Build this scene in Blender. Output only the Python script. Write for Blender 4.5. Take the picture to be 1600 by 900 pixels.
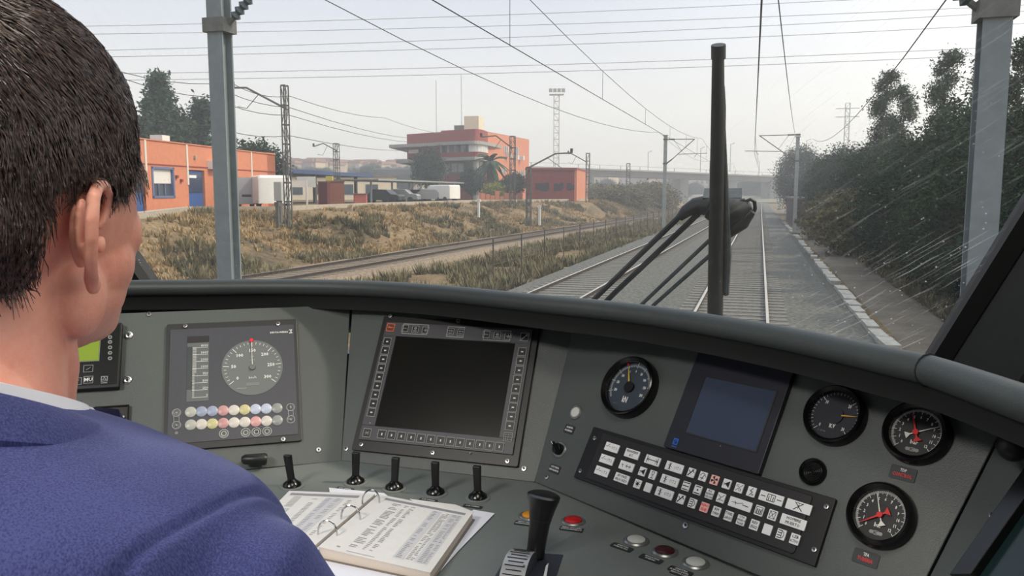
import bpy, bmesh, math, random
from mathutils import Vector, Matrix, noise
from mathutils.bvhtree import BVHTree
R=math.radians; PI=math.pi
random.seed(7)
for o in list(bpy.data.objects): bpy.data.objects.remove(o)
SC=bpy.context.scene; COL=SC.collection

# ------------------------------------------------------------- camera
FPX=1285.0
PITCH=math.atan(150/FPX); YAW=math.atan(388*math.cos(PITCH)/FPX)
EYE=Vector((0,0,2.85))
FWD=Vector((-math.sin(YAW)*math.cos(PITCH),math.cos(YAW)*math.cos(PITCH),-math.sin(PITCH)))
RT=Vector((math.cos(YAW),math.sin(YAW),0)); UP=RT.cross(FWD)
cd=bpy.data.cameras.new('camera'); cam=bpy.data.objects.new('camera',cd); COL.objects.link(cam)
cd.sensor_width=36; cd.lens=36*FPX/1600; cd.clip_start=.05; cd.clip_end=3000
cam.matrix_world=Matrix(((RT.x,UP.x,-FWD.x,EYE.x),(RT.y,UP.y,-FWD.y,EYE.y),(RT.z,UP.z,-FWD.z,EYE.z),(0,0,0,1)))
SC.camera=cam
# ------------------------------------------------------------- sky, sun, exposure
SUN_DIR=Vector((.69,.12,.70)).normalized()
def srgb(c):
    return tuple(((x/255)/12.92 if x/255<=.04045 else ((x/255+.055)/1.055)**2.4) for x in c)
w=bpy.data.worlds.new('sky'); SC.world=w; w.use_nodes=True
nt=w.node_tree; N=nt.nodes; LK=nt.links
bg=N['Background']; tc=N.new('ShaderNodeTexCoord'); sx=N.new('ShaderNodeSeparateXYZ')
LK.new(tc.outputs['Generated'],sx.inputs[0])
rp=N.new('ShaderNodeValToRGB'); LK.new(sx.outputs['Z'],rp.inputs[0])
e=rp.color_ramp.elements
e[0].position=0; e[0].color=(*srgb((226,220,211)),1); e[1].position=.75; e[1].color=(*srgb((176,190,214)),1)
q=e.new(.09); q.color=(*srgb((224,221,217)),1)
q=e.new(.25); q.color=(*srgb((190,197,213)),1)
dt=N.new('ShaderNodeVectorMath'); dt.operation='DOT_PRODUCT'; LK.new(tc.outputs['Generated'],dt.inputs[0]); dt.inputs[1].default_value=SUN_DIR
mr=N.new('ShaderNodeMapRange'); LK.new(dt.outputs['Value'],mr.inputs[0]); mr.inputs[1].default_value=.1; mr.inputs[2].default_value=1; mr.inputs[3].default_value=0; mr.inputs[4].default_value=1
pw=N.new('ShaderNodeMath'); pw.operation='POWER'; LK.new(mr.outputs[0],pw.inputs[0]); pw.inputs[1].default_value=1.4
gl=N.new('ShaderNodeMixRGB'); gl.blend_type='ADD'; LK.new(pw.outputs[0],gl.inputs[0]); LK.new(rp.outputs[0],gl.inputs[1]); gl.inputs[2].default_value=(1.2,1.15,1.0,1)
LK.new(gl.outputs[0],bg.inputs[0]); bg.inputs[1].default_value=1.4
sd=bpy.data.lights.new('sun','SUN'); sd.energy=2.7; sd.angle=R(3); sd.color=(1,.86,.68)
so=bpy.data.objects.new('sun',sd); COL.objects.link(so); so.rotation_euler=SUN_DIR.to_track_quat('Z','Y').to_euler(); so.location=(60,30,60)
SC.view_settings.view_transform='Standard'; SC.view_settings.look='None'; SC.view_settings.gamma=1; SC.view_settings.use_curve_mapping=False
SC.view_settings.exposure=0.0
# ------------------------------------------------------------- measuring: real planes of the place, seen from the camera station
def ray(x,y): return FWD+RT*((x-800)/FPX)-UP*((y-450)/FPX)
def D3(x,y,d): return EYE+ray(x,y)*d
def Z3(x,y,z): r=ray(x,y); return EYE+r*((z-EYE.z)/r.z)
def Y3(x,y,yy): r=ray(x,y); return EYE+r*(yy/r.y)
PL={'l':((.4539,-.7038,.5465),(-.8517,1.2476,2.5092)),'m':((-.0126,-.847,.5314),(-.5158,1.327,2.5026)),
    'r':((-.4655,-.7196,.5152),(-.0209,1.1407,2.5182)),'d':((.0022,-.0307,.9995),(-.4394,1.0995,2.376))}
FR={}
for k,(n,p) in PL.items():
    n=Vector(n).normalized(); p=Vector(p)
    u=(Vector((1,0,0))-n*n.x if k=='d' else Vector((0,0,1)).cross(n)).normalized(); v=n.cross(u)
    FR[k]=Matrix(((u.x,v.x,n.x,p.x),(u.y,v.y,n.y,p.y),(u.z,v.z,n.z,p.z),(0,0,0,1)))
def L(k,x,y,h=0):
    m=FR[k]; n=m.col[2].xyz; p=m.col[3].xyz+n*h; r=ray(x,y)
    X=EYE+r*((p-EYE).dot(n)/r.dot(n)); q=m.inverted()@X
    return q.x,q.y
def PF(k,x,y,h=0,rot=0):
    u,v=L(k,x,y,h); return FR[k]@Matrix.Translation((u,v,h))@Matrix.Rotation(rot,4,'Z')
def UV(k,u,v,h=0,rot=0): return FR[k]@Matrix.Translation((u,v,h))@Matrix.Rotation(rot,4,'Z')

# ------------------------------------------------------------- materials
MC={}
def pm(name,c,rough=.5,metal=0,vary=0,vs=20,bump=0,bs=200,spec=.5,c2=None,stretch=None,emit=0,trans=0,sss=0,detail=4,coat=0):
    if name in MC: return MC[name]
    m=bpy.data.materials.new(name); m.use_nodes=True; t=m.node_tree; b=t.nodes['Principled BSDF']
    col=(*srgb(c),1); b.inputs['Base Color'].default_value=col; b.inputs['Roughness'].default_value=rough; b.inputs['Metallic'].default_value=metal
    b.inputs['Specular IOR Level'].default_value=spec
    if coat: b.inputs['Coat Weight'].default_value=coat; b.inputs['Coat Roughness'].default_value=.08
    if sss: b.inputs['Subsurface Weight'].default_value=sss; b.inputs['Subsurface Radius'].default_value=(.012,.004,.002); b.inputs['Subsurface Scale'].default_value=1
    if emit: b.inputs['Emission Color'].default_value=col; b.inputs['Emission Strength'].default_value=emit
    if vary or bump or c2:
        co=t.nodes.new('ShaderNodeTexCoord'); src=co.outputs['Object']
        if stretch:
            mp=t.nodes.new('ShaderNodeMapping'); mp.inputs['Scale'].default_value=stretch; t.links.new(src,mp.inputs[0]); src=mp.outputs[0]
        if vary or c2:
            nz=t.nodes.new('ShaderNodeTexNoise'); nz.inputs['Scale'].default_value=vs; nz.inputs['Detail'].default_value=detail; nz.inputs['Roughness'].default_value=.65; t.links.new(src,nz.inputs[0])
            r=t.nodes.new('ShaderNodeValToRGB'); t.links.new(nz.outputs['Fac'],r.inputs[0]); r.color_ramp.elements[0].position=.36; r.color_ramp.elements[1].position=.64
            if c2: r.color_ramp.elements[0].color=col; r.color_ramp.elements[1].color=(*srgb(c2),1)
            else:
                r.color_ramp.elements[0].color=tuple(x*(1-vary) for x in col[:3])+(1,); r.color_ramp.elements[1].color=tuple(min(1,x*(1+vary)) for x in col[:3])+(1,)
            t.links.new(r.outputs[0],b.inputs['Base Color'])
        if bump:
            n2=t.nodes.new('ShaderNodeTexNoise'); n2.inputs['Scale'].default_value=bs; n2.inputs['Detail'].default_value=3; t.links.new(src,n2.inputs[0])
            bp=t.nodes.new('ShaderNodeBump'); bp.inputs['Strength'].default_value=bump; bp.inputs['Distance'].default_value=.02 if bs<50 else .001; t.links.new(n2.outputs['Fac'],bp.inputs['Height']); t.links.new(bp.outputs[0],b.inputs['Normal'])
    MC[name]=m; return m
def glassy(name,gloss_rough=.05,tint=(1,1,1),ior=1.25):
    if name in MC: return MC[name]
    m=bpy.data.materials.new(name); m.use_nodes=True; t=m.node_tree; t.nodes.remove(t.nodes['Principled BSDF']); out=t.nodes['Material Output']
    tr=t.nodes.new('ShaderNodeBsdfTransparent'); tr.inputs[0].default_value=(*tint,1); g=t.nodes.new('ShaderNodeBsdfGlossy'); g.inputs['Roughness'].default_value=gloss_rough
    f=t.nodes.new('ShaderNodeFresnel'); f.inputs[0].default_value=ior; mx=t.nodes.new('ShaderNodeMixShader')
    t.links.new(f.outputs[0],mx.inputs[0]); t.links.new(tr.outputs[0],mx.inputs[1]); t.links.new(g.outputs[0],mx.inputs[2]); t.links.new(mx.outputs[0],out.inputs[0])
    MC[name]=m; return m
PANEL=pm('panel_grey',(76,82,81),.42,0,.10,900,.35,900,.5)
PANEL2=pm('desktop_grey',(110,116,114),.5,0,.10,900,.3,900,.5)
BLACK=pm('black_plastic',(19,19,21),.42,0,0,1,.1,600)
DARK=pm('dark_plastic',(30,31,34),.45,0,.08,400)
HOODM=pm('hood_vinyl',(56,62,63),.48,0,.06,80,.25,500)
VOID=pm('hood_underside',(17,18,19),.75)  # near-black colour holds the shade under the hood rim
STEEL=pm('screw_steel',(200,200,198),.28,1)
RINGM=pm('satin_ring',(168,170,170),.35,.85)
WHITE=pm('white_print',(222,224,222),.6)
GREYP=pm('grey_print',(150,153,153),.6)
REDP=pm('red_print',(206,34,36),.5)
BLKP=pm('black_print',(22,22,24),.6)
# ------------------------------------------------------------- mesh building
class M:
    def __init__(s,xf=None): s.v=[]; s.f=[]; s.mi=[]; s.m=0; s.xf=xf or Matrix()
    def add(s,vs,fs):
        b=len(s.v); s.v+=[tuple(s.xf@Vector(q)) for q in vs]; s.f+=[tuple(b+i for i in f) for f in fs]; s.mi+=[s.m]*len(fs); return s
    def box(s,x0,x1,y0,y1,z0,z1):
        return s.add([(x0,y0,z0),(x1,y0,z0),(x1,y1,z0),(x0,y1,z0),(x0,y0,z1),(x1,y0,z1),(x1,y1,z1),(x0,y1,z1)],[(3,2,1,0),(4,5,6,7),(0,1,5,4),(1,2,6,5),(2,3,7,6),(3,0,4,7)])
    def cbox(s,cx,cy,cz,a,b,c): return s.box(cx-a/2,cx+a/2,cy-b/2,cy+b/2,cz-c/2,cz+c/2)
    def prism(s,pts,z0,z1):
        n=len(pts); a=sum(pts[i][0]*pts[(i+1)%n][1]-pts[(i+1)%n][0]*pts[i][1] for i in range(n))
        if a<0: pts=pts[::-1]
        return s.add([(x,y,z0) for x,y in pts]+[(x,y,z1) for x,y in pts],[tuple(range(n))[::-1],tuple(range(n,2*n))]+[(i,(i+1)%n,n+(i+1)%n,n+i) for i in range(n)])
    def rbox(s,w,h,r,z0,z1,cx=0,cy=0,n=4):
        p=[]
        for (sx,sy,a) in ((1,1,0),(-1,1,90),(-1,-1,180),(1,-1,270)):
            for i in range(n+1): t=R(a+90*i/n); p.append((cx+sx*(w/2-r)+r*math.cos(t),cy+sy*(h/2-r)+r*math.sin(t)))
        return s.prism(p,z0,z1)
    def frame(s,w,h,t,z0,z1,cx=0,cy=0):
        s.box(cx-w/2,cx+w/2,cy+h/2-t,cy+h/2,z0,z1); s.box(cx-w/2,cx+w/2,cy-h/2,cy-h/2+t,z0,z1)
        s.box(cx-w/2,cx-w/2+t,cy-h/2+t,cy+h/2-t,z0,z1); s.box(cx+w/2-t,cx+w/2,cy-h/2+t,cy+h/2-t,z0,z1); return s
    def lathe(s,prof,seg=32,c=(0,0,0),closed=False):
        vs=[];fs=[];n=len(prof)
        for i in range(seg):
            t=2*PI*i/seg
            for r,z in prof: vs.append((c[0]+r*math.cos(t),c[1]+r*math.sin(t),c[2]+z))
        for i in range(seg):
            j=(i+1)%seg
            for k in range(n-1 if not closed else n): fs.append((i*n+k,j*n+k,j*n+(k+1)%n,i*n+(k+1)%n))
        if not closed:
            if prof[-1][0]>1e-6: fs.append(tuple(i*n+n-1 for i in range(seg)))
            if prof[0][0]>1e-6: fs.append(tuple(i*n for i in range(seg))[::-1])
        return s.add(vs,fs)
    def cyl(s,r,z0,z1,c=(0,0),seg=24,r1=None): return s.lathe([(r,z0),(r if r1 is None else r1,z1)],seg,(c[0],c[1],0))
    def tube(s,pts,r,seg=6,caps=True):
        pts=[Vector(p) for p in pts]; n=len(pts); rs=r if isinstance(r,(list,tuple)) else [r]*n
        vs=[];fs=[]; up=None
        for i,p in enumerate(pts):
            d=((pts[min(i+1,n-1)]-pts[max(i-1,0)])).normalized()
            if up is None:
                a=Vector((0,0,1)) if abs(d.z)<.9 else Vector((1,0,0)); up=(a-d*a.dot(d)).normalized()
            else: up=(up-d*up.dot(d)).normalized()
            sd_=d.cross(up)
            for k in range(seg):
                t=2*PI*k/seg; vs.append(tuple(p+(up*math.cos(t)+sd_*math.sin(t))*rs[i]))
        for i in range(n-1):
            for k in range(seg): fs.append((i*seg+k,i*seg+(k+1)%seg,(i+1)*seg+(k+1)%seg,(i+1)*seg+k))
        if caps: fs.append(tuple(range(seg))[::-1]); fs.append(tuple((n-1)*seg+k for k in range(seg)))
        return s.add(vs,fs)
    def loft(s,rings,close=True,caps=True):
        n=len(rings[0]); vs=[p for r in rings for p in r]; fs=[]
        for i in range(len(rings)-1):
            for k in range(n if close else n-1): fs.append((i*n+k,i*n+(k+1)%n,(i+1)*n+(k+1)%n,(i+1)*n+k))
        if caps and close: fs.append(tuple(range(n))[::-1]); fs.append(tuple((len(rings)-1)*n+k for k in range(n)))
        return s.add(vs,fs)
    def ell(s,c,r,seg=20,rg=12,rot=None):
        vs=[];fs=[]; rot=rot or Matrix()
        for i in range(rg+1):
            ph=PI*i/rg
            for k in range(seg):
                t=2*PI*k/seg; q=rot@Vector((r[0]*math.sin(ph)*math.cos(t),r[1]*math.sin(ph)*math.sin(t),r[2]*math.cos(ph))); vs.append((c[0]+q.x,c[1]+q.y,c[2]+q.z))
        for i in range(rg):
            for k in range(seg): fs.append(((i+1)*seg+k,(i+1)*seg+(k+1)%seg,i*seg+(k+1)%seg,i*seg+k))
        return s.add(vs,fs)
    def line(s,pts,w,z=0,h=.0002):
        for a,b in zip(pts,pts[1:]):
            d=Vector((b[0]-a[0],b[1]-a[1])); 
            if d.length<1e-9: continue
            d.normalize(); n=Vector((-d.y,d.x))*w/2; d*=w/2
            s.add([(a[0]-n.x-d.x,a[1]-n.y-d.y,z+h),(b[0]-n.x+d.x,b[1]-n.y+d.y,z+h),(b[0]+n.x+d.x,b[1]+n.y+d.y,z+h),(a[0]+n.x-d.x,a[1]+n.y-d.y,z+h)],[(0,1,2,3)])
        return s
    def mesh(s,name,mat,smooth=False,angle=None):
        me=bpy.data.meshes.new(name); me.from_pydata(s.v,[],s.f)
        for m in (mat if isinstance(mat,(list,tuple)) else [mat]): me.materials.append(m)
        if any(s.mi): me.polygons.foreach_set('material_index',s.mi)
        if smooth:
            me.polygons.foreach_set('use_smooth',[True]*len(me.polygons))
        me.update(); 
        if smooth and angle is not None: me.set_sharp_from_angle(angle=R(angle))
        return me
    def build(s,name,mat,parent=None,smooth=False,angle=40,mw=None,bevel=0,kind=None):
        return link(name,s.mesh(name,mat,smooth,angle),parent,mw,bevel,kind)
def link(name,me,parent=None,mw=None,bevel=0,kind=None):
    o=bpy.data.objects.new(name,me); COL.objects.link(o)
    if parent: o.parent=parent
    if mw is not None: o.matrix_local=mw if parent else mw
    if bevel:
        b=o.modifiers.new('bevel','BEVEL'); b.width=bevel; b.segments=2; b.limit_method='ANGLE'; b.angle_limit=R(40)
    if kind: o['kind']=kind
    return o
def tag(o,label=None,cat=None,group=None,kind=None):
    if label: o['label']=label
    if cat: o['category']=cat
    if group: o['group']=group
    if kind: o['kind']=kind
    return o
def thing(name,label,cat,mw=None,group=None,loc=None,rz=0):
    o=bpy.data.objects.new(name,None); o.empty_display_size=.05; COL.objects.link(o)
    if mw is not None: o.matrix_world=mw
    elif loc is not None: o.matrix_world=Matrix.Translation(loc)@Matrix.Rotation(rz,4,'Z')
    return tag(o,label,cat,group)
def struct(name,m,mat,bevel=0,smooth=False): return tag(m.build(name,mat,None,smooth,bevel=bevel),kind='structure')
def copy_tree(o,mw,label=None,group=None):
    def rec(a,p):
        c=a.copy(); COL.objects.link(c); c.parent=p
        for ch in kids.get(a.name,[]): rec(ch,c)
        return c
    kids={}
    def gather(a):
        kids[a.name]=list(a.children)
        for ch in a.children: gather(ch)
    gather(o); c=rec(o,None); c.matrix_world=mw
    if label: c['label']=label
    if group: c['group']=group
    return c
TXT={}
def text(s,size,mat,parent,x=0,y=0,z=.0004,rot=0,name='lettering',align='CENTER',sx=1,bold=.0):
    key=(s,round(size,5),align,mat.name,sx,bold)
    if key not in TXT:
        cu=bpy.data.curves.new('t','FONT'); cu.body=s; cu.size=size; cu.align_x=align; cu.align_y='CENTER'; cu.resolution_u=1; cu.offset=bold*size
        ob=bpy.data.objects.new('t',cu); me=bpy.data.meshes.new_from_object(ob)
        for v in me.vertices: v.co.x*=sx
        me.materials.clear(); me.materials.append(mat); bpy.data.objects.remove(ob); TXT[key]=me
    o=link(name,TXT[key],parent); o.matrix_local=Matrix.Translation((x,y,z))@Matrix.Rotation(rot,4,'Z'); return o
# ============================================================= THE GROUND AND THE LINE
def smooth01(t): t=max(0,min(1,t)); return t*t*(3-2*t)
def interp(tab,y):
    if y<=tab[0][0]: 
        (a,b),(c,d)=tab[0],tab[1]; return b+(y-a)*(d-b)/(c-a)*.3
    for (a,b),(c,d) in zip(tab,tab[1:]):
        if y<=c: return b+(d-b)*(y-a)/(c-a)
    (a,b),(c,d)=tab[-2],tab[-1]; return d+(y-c)*(d-b)/(c-a)*.5
YARD=2.1
T3=[(0,-17.3),(24.2,-16.1),(28.6,-15.9),(40.5,-15.65),(57.7,-14.9),(80,-13.8),(106,-12.3),(400,4)]
def t3x(y): return interp(T3,y)
TOP=[]
for q in ((219,329),(297,321),(440,320.6),(583,315.5),(748,311.5),(904,310)):
    p=Z3(q[0],q[1],YARD); TOP.append((p.y,p.x))
TOP=[(0,-24.0),(18,-22.5)]+sorted(TOP)[0:]+[(140,-24),(400,-12)]
def topx(y): return interp(TOP,y)
def gh(x,y):
    xt=topx(y); xf=t3x(y)-2.0
    t=smooth01((xf-x)/max(2.5,(xf-xt)*.92)) 
    yd=YARD*(1-smooth01((y-105)/70)*.8)
    h=yd*t
    if 0<t<1: h+=(noise.noise(Vector((x*.35,y*.35,3)))*.5+noise.noise(Vector((x*1.1,y*1.1,7)))*.2)*math.sin(t*PI)
    if x>3.6: h+=.5*smooth01((x-3.6)/6)
    if -13.2<x<-7.8: h+=noise.noise(Vector((x*.6,y*.6,1)))*.12
    return h-.32
m=M(); xs=[-160,-120,-90,-70,-55,-45]+[-40+i*.6 for i in range(45)]+[-12.6+i*.9 for i in range(22)]+[7.5,9,12,18,30,60,120]
ys=[-30,-15,-5]+[0+i*.9 for i in range(120)]+[108+i*4 for i in range(30)]+[240,280,340,420,600,900]
for y in ys:
    for x in xs: m.v.append((x,y,gh(x,y)))
nx=len(xs)
for j in range(len(ys)-1):
    for i in range(nx-1): m.f.append((j*nx+i,j*nx+i+1,(j+1)*nx+i+1,(j+1)*nx+i)); m.mi.append(0)
GR=pm('dry_earth',(96,84,66),.95,0,c2=(134,114,80),vs=.55,bump=.8,bs=9,detail=8)
def ground_mat():
    mt=bpy.data.materials.new('dry_grass_earth'); mt.use_nodes=True; t=mt.node_tree; b=t.nodes['Principled BSDF']; b.inputs['Roughness'].default_value=.95; b.inputs['Specular IOR Level'].default_value=.1
    co=t.nodes.new('ShaderNodeTexCoord'); 
    n1=t.nodes.new('ShaderNodeTexNoise'); n1.inputs['Scale'].default_value=.28; n1.inputs['Detail'].default_value=8; n1.inputs['Roughness'].default_value=.7
    n2=t.nodes.new('ShaderNodeTexNoise'); n2.inputs['Scale'].default_value=4; n2.inputs['Detail'].default_value=8; n2.inputs['Roughness'].default_value=.75
    for n in (n1,n2): t.links.new(co.outputs['Object'],n.inputs[0])
    r1=t.nodes.new('ShaderNodeValToRGB'); t.links.new(n1.outputs[0],r1.inputs[0]); el=r1.color_ramp.elements
    el[0].position=.36; el[0].color=(*srgb((96,90,74)),1); el[1].position=.62; el[1].color=(*srgb((166,144,112)),1); q=el.new(.5); q.color=(*srgb((146,126,98)),1)
    r2=t.nodes.new('ShaderNodeValToRGB'); t.links.new(n2.outputs[0],r2.inputs[0]); r2.color_ramp.elements[0].position=.3; r2.color_ramp.elements[0].color=(.35,.35,.33,1); r2.color_ramp.elements[1].position=.7; r2.color_ramp.elements[1].color=(1.15,1.12,1.1,1)
    mx=t.nodes.new('ShaderNodeMixRGB'); mx.blend_type='MULTIPLY'; mx.inputs[0].default_value=1; t.links.new(r1.outputs[0],mx.inputs[1]); t.links.new(r2.outputs[0],mx.inputs[2]); t.links.new(mx.outputs[0],b.inputs['Base Color'])
    bp=t.nodes.new('ShaderNodeBump'); bp.inputs['Strength'].default_value=.9; bp.inputs['Distance'].default_value=.15; t.links.new(n2.outputs[0],bp.inputs['Height']); t.links.new(bp.outputs[0],b.inputs['Normal']); return mt
struct('ground',m,ground_mat(),smooth=True)
BALL=pm('ballast',(72,73,70),.95,0,c2=(112,111,105),vs=9,bump=1,bs=14,detail=10,spec=.15)
BALLR=pm('rusty_ballast',(104,92,80),.95,0,c2=(146,130,110),vs=7,bump=1,bs=12,detail=10,spec=.15)
RAILT=pm('rail_steel',(196,188,176),.3,.8,.1,30)
RAILS_=pm('rail_rust_side',(66,58,52),.8,0,.2,20)
SLEEP=pm('concrete_sleeper',(106,103,96),.9,0,.18,12,.4,60)
SLEEPW=pm('weathered_sleeper',(98,88,76),.9,0,.25,12,.4,60)
def bed(xc,half,y0,y1,name,mat,zt=-.13,step=6):
    m=M(); y=y0; rings=[]
    while y<=y1:
        c=xc(y); rings.append([(c-half-.7,y,-.42),(c-half,y,zt),(c+half,y,zt),(c+half+.7,y,-.42)]); y+=step
    m.loft(rings,close=False); m.f=[f[::-1] for f in m.f]
    return struct(name,m,mat)
ox=lambda y:-.58
ADJ=[(0,-5.5),(23,-5.42),(92,-4.6),(400,-1.5)]
ax=lambda y:interp(ADJ,y)
bed(lambda y:-2.6,4.65,-5,420,'ballast_bed',BALL)
bed(t3x,1.9,-5,300,'ballast_bed',BALLR)
RP=[(-.066,-.172),(.066,-.172),(.066,-.162),(.010,-.148),(.009,-.045),(.034,-.038),(.035,-.004),(.028,0),(-.028,0),(-.035,-.004),(-.034,-.038),(-.009,-.045),(-.010,-.148),(-.066,-.162)]
def rail(xc,off,y0,y1,parent,step,top):
    m=M(); rings=[]; y=y0
    while y<=y1: rings.append([(xc(y)+off+a,y,b) for a,b in RP]); y+=step
    m.loft(rings); 
    for i,f in enumerate(m.f):
        if len(f)==4 and i%14 in (7,) : pass
    n=len(RP); mi=[]
    for f in m.f:
        if len(f)==4 and all((q%n) in (6,7,8,9) for q in f): mi.append(1)
        else: mi.append(0)
    m.mi=mi; return m.build('rail',[RAILS_,top],parent)
slm=M()
slm.prism([(-1.3,-.13),(-.55,-.13),(-.5,-.12),(.5,-.12),(.55,-.13),(1.3,-.13),(1.3,.13),(.55,.13),(.5,.12),(-.5,.12),(-.55,.13),(-1.3,.13)],-.3,-.115)
SLEEPER=slm.mesh('sleeper',SLEEP); SLEEPERW=slm.mesh('sleeper',SLEEPW)
clipm=M()
for s_ in (-1,1):
    for d_ in (-1,1): clipm.box(s_*.83+d_*.09-.03,s_*.83+d_*.09+.03,-.05,.05,-.12,-.08)
def track(label,xc,y0,y1,ny0,ncount,sl,top,off=.834,fill=0):
    t=thing('railway_track',label,'railway track',loc=(0,0,0))
    rail(xc,-off,y0,y1,t,4,top); rail(xc,off,y0,y1,t,4,top)
    for i in range(ncount):
        y=ny0+i*.6; o=link('sleeper',sl,t); a=math.atan((xc(y+1)-xc(y-1))/2)
        o.matrix_local=Matrix.Translation((xc(y),y,0))@Matrix.Rotation(-a,4,'Z')
    m=M()
    for i in range(ncount,ncount+fill):
        y=ny0+i*.6; m.box(xc(y)-1.3,xc(y)+1.3,y-.12,y+.12,-.3,-.118)
    if fill: tag(m.build('sleepers_beyond',sl.materials[0],t),kind='stuff')
    return t
track('straight railway track running ahead under the wiper blade, rails worn bright',ox,-3,400,8,150,SLEEPER,RAILT,fill=250)
track('second bright-railed track left of the one ahead, running beside the two nearest masts',ax,-3,400,8,150,SLEEPER,RAILT,fill=250)
track('rusty curved track at the foot of the dry grass bank',t3x,4,260,10,150,SLEEPERW,pm('rust_top',(120,104,90),.55,.3,.2,10),fill=60)
# pale kerb stones and path at the right
KERB=pm('pale_kerb',(170,166,156),.9,0,.15,6); 
pth=thing('cable_duct','pale broken concrete cable duct along the cess on the right','cable duct',loc=(0,0,0))
for i in range(62):
    y=13+i*1.25; m=M(); w_=.12+.05*random.random(); x=2.55+.1*noise.noise(Vector((y*.2,0,0)))+(y>60)*-.15*(y-60)/30
    m.box(-w_,w_,-.48-.1*random.random(),.5,-.1,.03+.04*random.random())
    if random.random()<.74: m.build('cover_slab',KERB,pth,mw=Matrix.Translation((x,y,-.22))@Matrix.Rotation(random.uniform(-.08,.08),4,'Z'))
bed(lambda y:3.75,.55,2,200,'trim_1',pm('trodden_earth',(88,80,68),.95,0,c2=(112,102,88),vs=1.2,bump=.8,bs=12,detail=8),zt=-.26)
# ============================================================= VEGETATION
def leafm(name,c,c2,vs=1.0):
    return pm(name,c,.9,0,c2=c2,vs=vs,spec=.04)
LEAFD=leafm('dark_leaf',(30,46,34),(52,70,48)); LEAFE=leafm('eucalyptus_leaf',(50,64,52),(84,96,76)); LEAFB=leafm('brown_bush_leaf',(74,72,48),(110,102,68)); LEAFP=leafm('pine_needles',(44,62,48),(70,88,66)); LEAFY=leafm('yellow_green_leaf',(110,116,52),(140,140,70))
BARK=pm('bark',(92,82,70),.9,0,.25,6); GRASS=pm('dry_grass',(172,146,106),.9,0,c2=(132,116,84),vs=.5,spec=.1); WEED=pm('green_weeds',(92,90,70),.9,0,c2=(128,118,90),vs=.7,spec=.1)
def crown_mesh(name,mat,n,shape,leaf,seed,clump=14,spread=.35):
    rnd=random.Random(seed); vs=[];fs=[]
    for _ in range(n//clump):
        c=shape(rnd)
        for k in range(clump):
            p=Vector(c)+Vector((rnd.gauss(0,spread),rnd.gauss(0,spread),rnd.gauss(0,spread*.8)))
            a=Vector((rnd.gauss(0,1),rnd.gauss(0,1),rnd.gauss(0,.8))).normalized(); b=a.cross(Vector((rnd.gauss(0,1),rnd.gauss(0,1),rnd.gauss(0,1)))).normalized()
            l=leaf*rnd.uniform(.6,1.4); w_=l*.42; i=len(vs)
            vs+=[tuple(p-a*l),tuple(p+b*w_),tuple(p+a*l),tuple(p-b*w_)]; fs.append((i,i+1,i+2,i+3))
    me=bpy.data.meshes.new(name); me.from_pydata(vs,[],fs); me.materials.append(mat); me.update(); return me
def sh_round(rx,rz,zc,hollow=.55):
    def f(r):
        d=Vector((r.gauss(0,1),r.gauss(0,1),r.gauss(0,1))).normalized()*(r.uniform(hollow,1)); d.x*=rx*(1+.25*math.sin(d.z*7+d.y*5)); d.y*=rx; d.z=d.z*rz+zc; return d
    return f
def sh_cone(rx,z0,z1):
    def f(r):
        t=r.random()**1.3; a=r.uniform(0,2*PI); rr=rx*(1-t)**.8*r.uniform(.35,1)*(1+.25*math.sin(t*22)); return Vector((rr*math.cos(a),rr*math.sin(a),z0+(z1-z0)*t))
    return f
def sh_spire(rx,z0,z1,k=5,seed=1):
    rr=random.Random(seed); bl=[]
    for i in range(k):
        t=i/(k-1); bl.append((rr.uniform(-1,1)*rx*(1-t*.7),rr.uniform(-1,1)*rx*(1-t*.7),z0+(z1-z0)*t,rx*(.75-.45*t)))
    def f(r):
        b=r.choice(bl); d=Vector((r.gauss(0,1),r.gauss(0,1),r.gauss(0,1))).normalized()*b[3]*r.uniform(.3,1); return Vector(b[:3])+d
    return f
CR={'dense':crown_mesh('crown',LEAFD,25000,sh_round(2.6,3.3,3.5,.6),.095,1),'dense2':crown_mesh('crown',LEAFD,25000,sh_round(2.3,2.9,3.0,.6),.095,2),
    'euc':crown_mesh('crown',LEAFE,9000,sh_spire(.85,4.2,9.9,13,3),.075,3,10,.22),'euc2':crown_mesh('crown',LEAFE,9000,sh_spire(.8,4.0,9.6,13,9),.075,4,10,.22),
    'bush':crown_mesh('crown',LEAFB,6000,sh_round(1.6,1.3,1.0,.6),.10,5,12,.22),'pine':crown_mesh('crown',LEAFP,9000,sh_cone(3.2,2.6,10.6),.20,6,14,.34),
    'pine2':crown_mesh('crown',LEAFP,7000,sh_spire(2.2,3.5,8.6,6,5),.20,7,14,.36),'round':crown_mesh('crown',LEAFD,7000,sh_round(2.4,2.2,3.2,.5),.16,8,14,.3),
    'yel':crown_mesh('crown',LEAFY,3000,sh_round(2.0,1.6,1.6,.5),.2,9,12,.3)}
def tree(name,kind,x,y,z,s,label,group=None,trunk=3.5,cat='tree',sz=None,rz=None,tr=.16):
    t=thing(name,label,cat,mw=Matrix.Translation((x,y,z))@Matrix.Rotation(random.uniform(0,6.28) if rz is None else rz,4,'Z')@Matrix.Diagonal((s,s,sz or s,1)),group=group)
    link('crown',CR[kind],t)
    m=M(); m.tube([(0,0,-.3),(.05,.03,trunk*.5),(.0,-.05,trunk),(.08,.02,trunk*1.5)],[tr,tr*.8,tr*.6,tr*.3],8)
    for a in range(4): m.tube([(0,0,trunk*.75),(math.cos(a*1.6)*.9,math.sin(a*1.6)*.9,trunk*1.25)],[tr*.4,tr*.15],5)
    m.build('trunk',BARK,t,True); return t
G1='dense trees of the thicket right of the line'
rr=random.Random(11)
y=14.0
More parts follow.
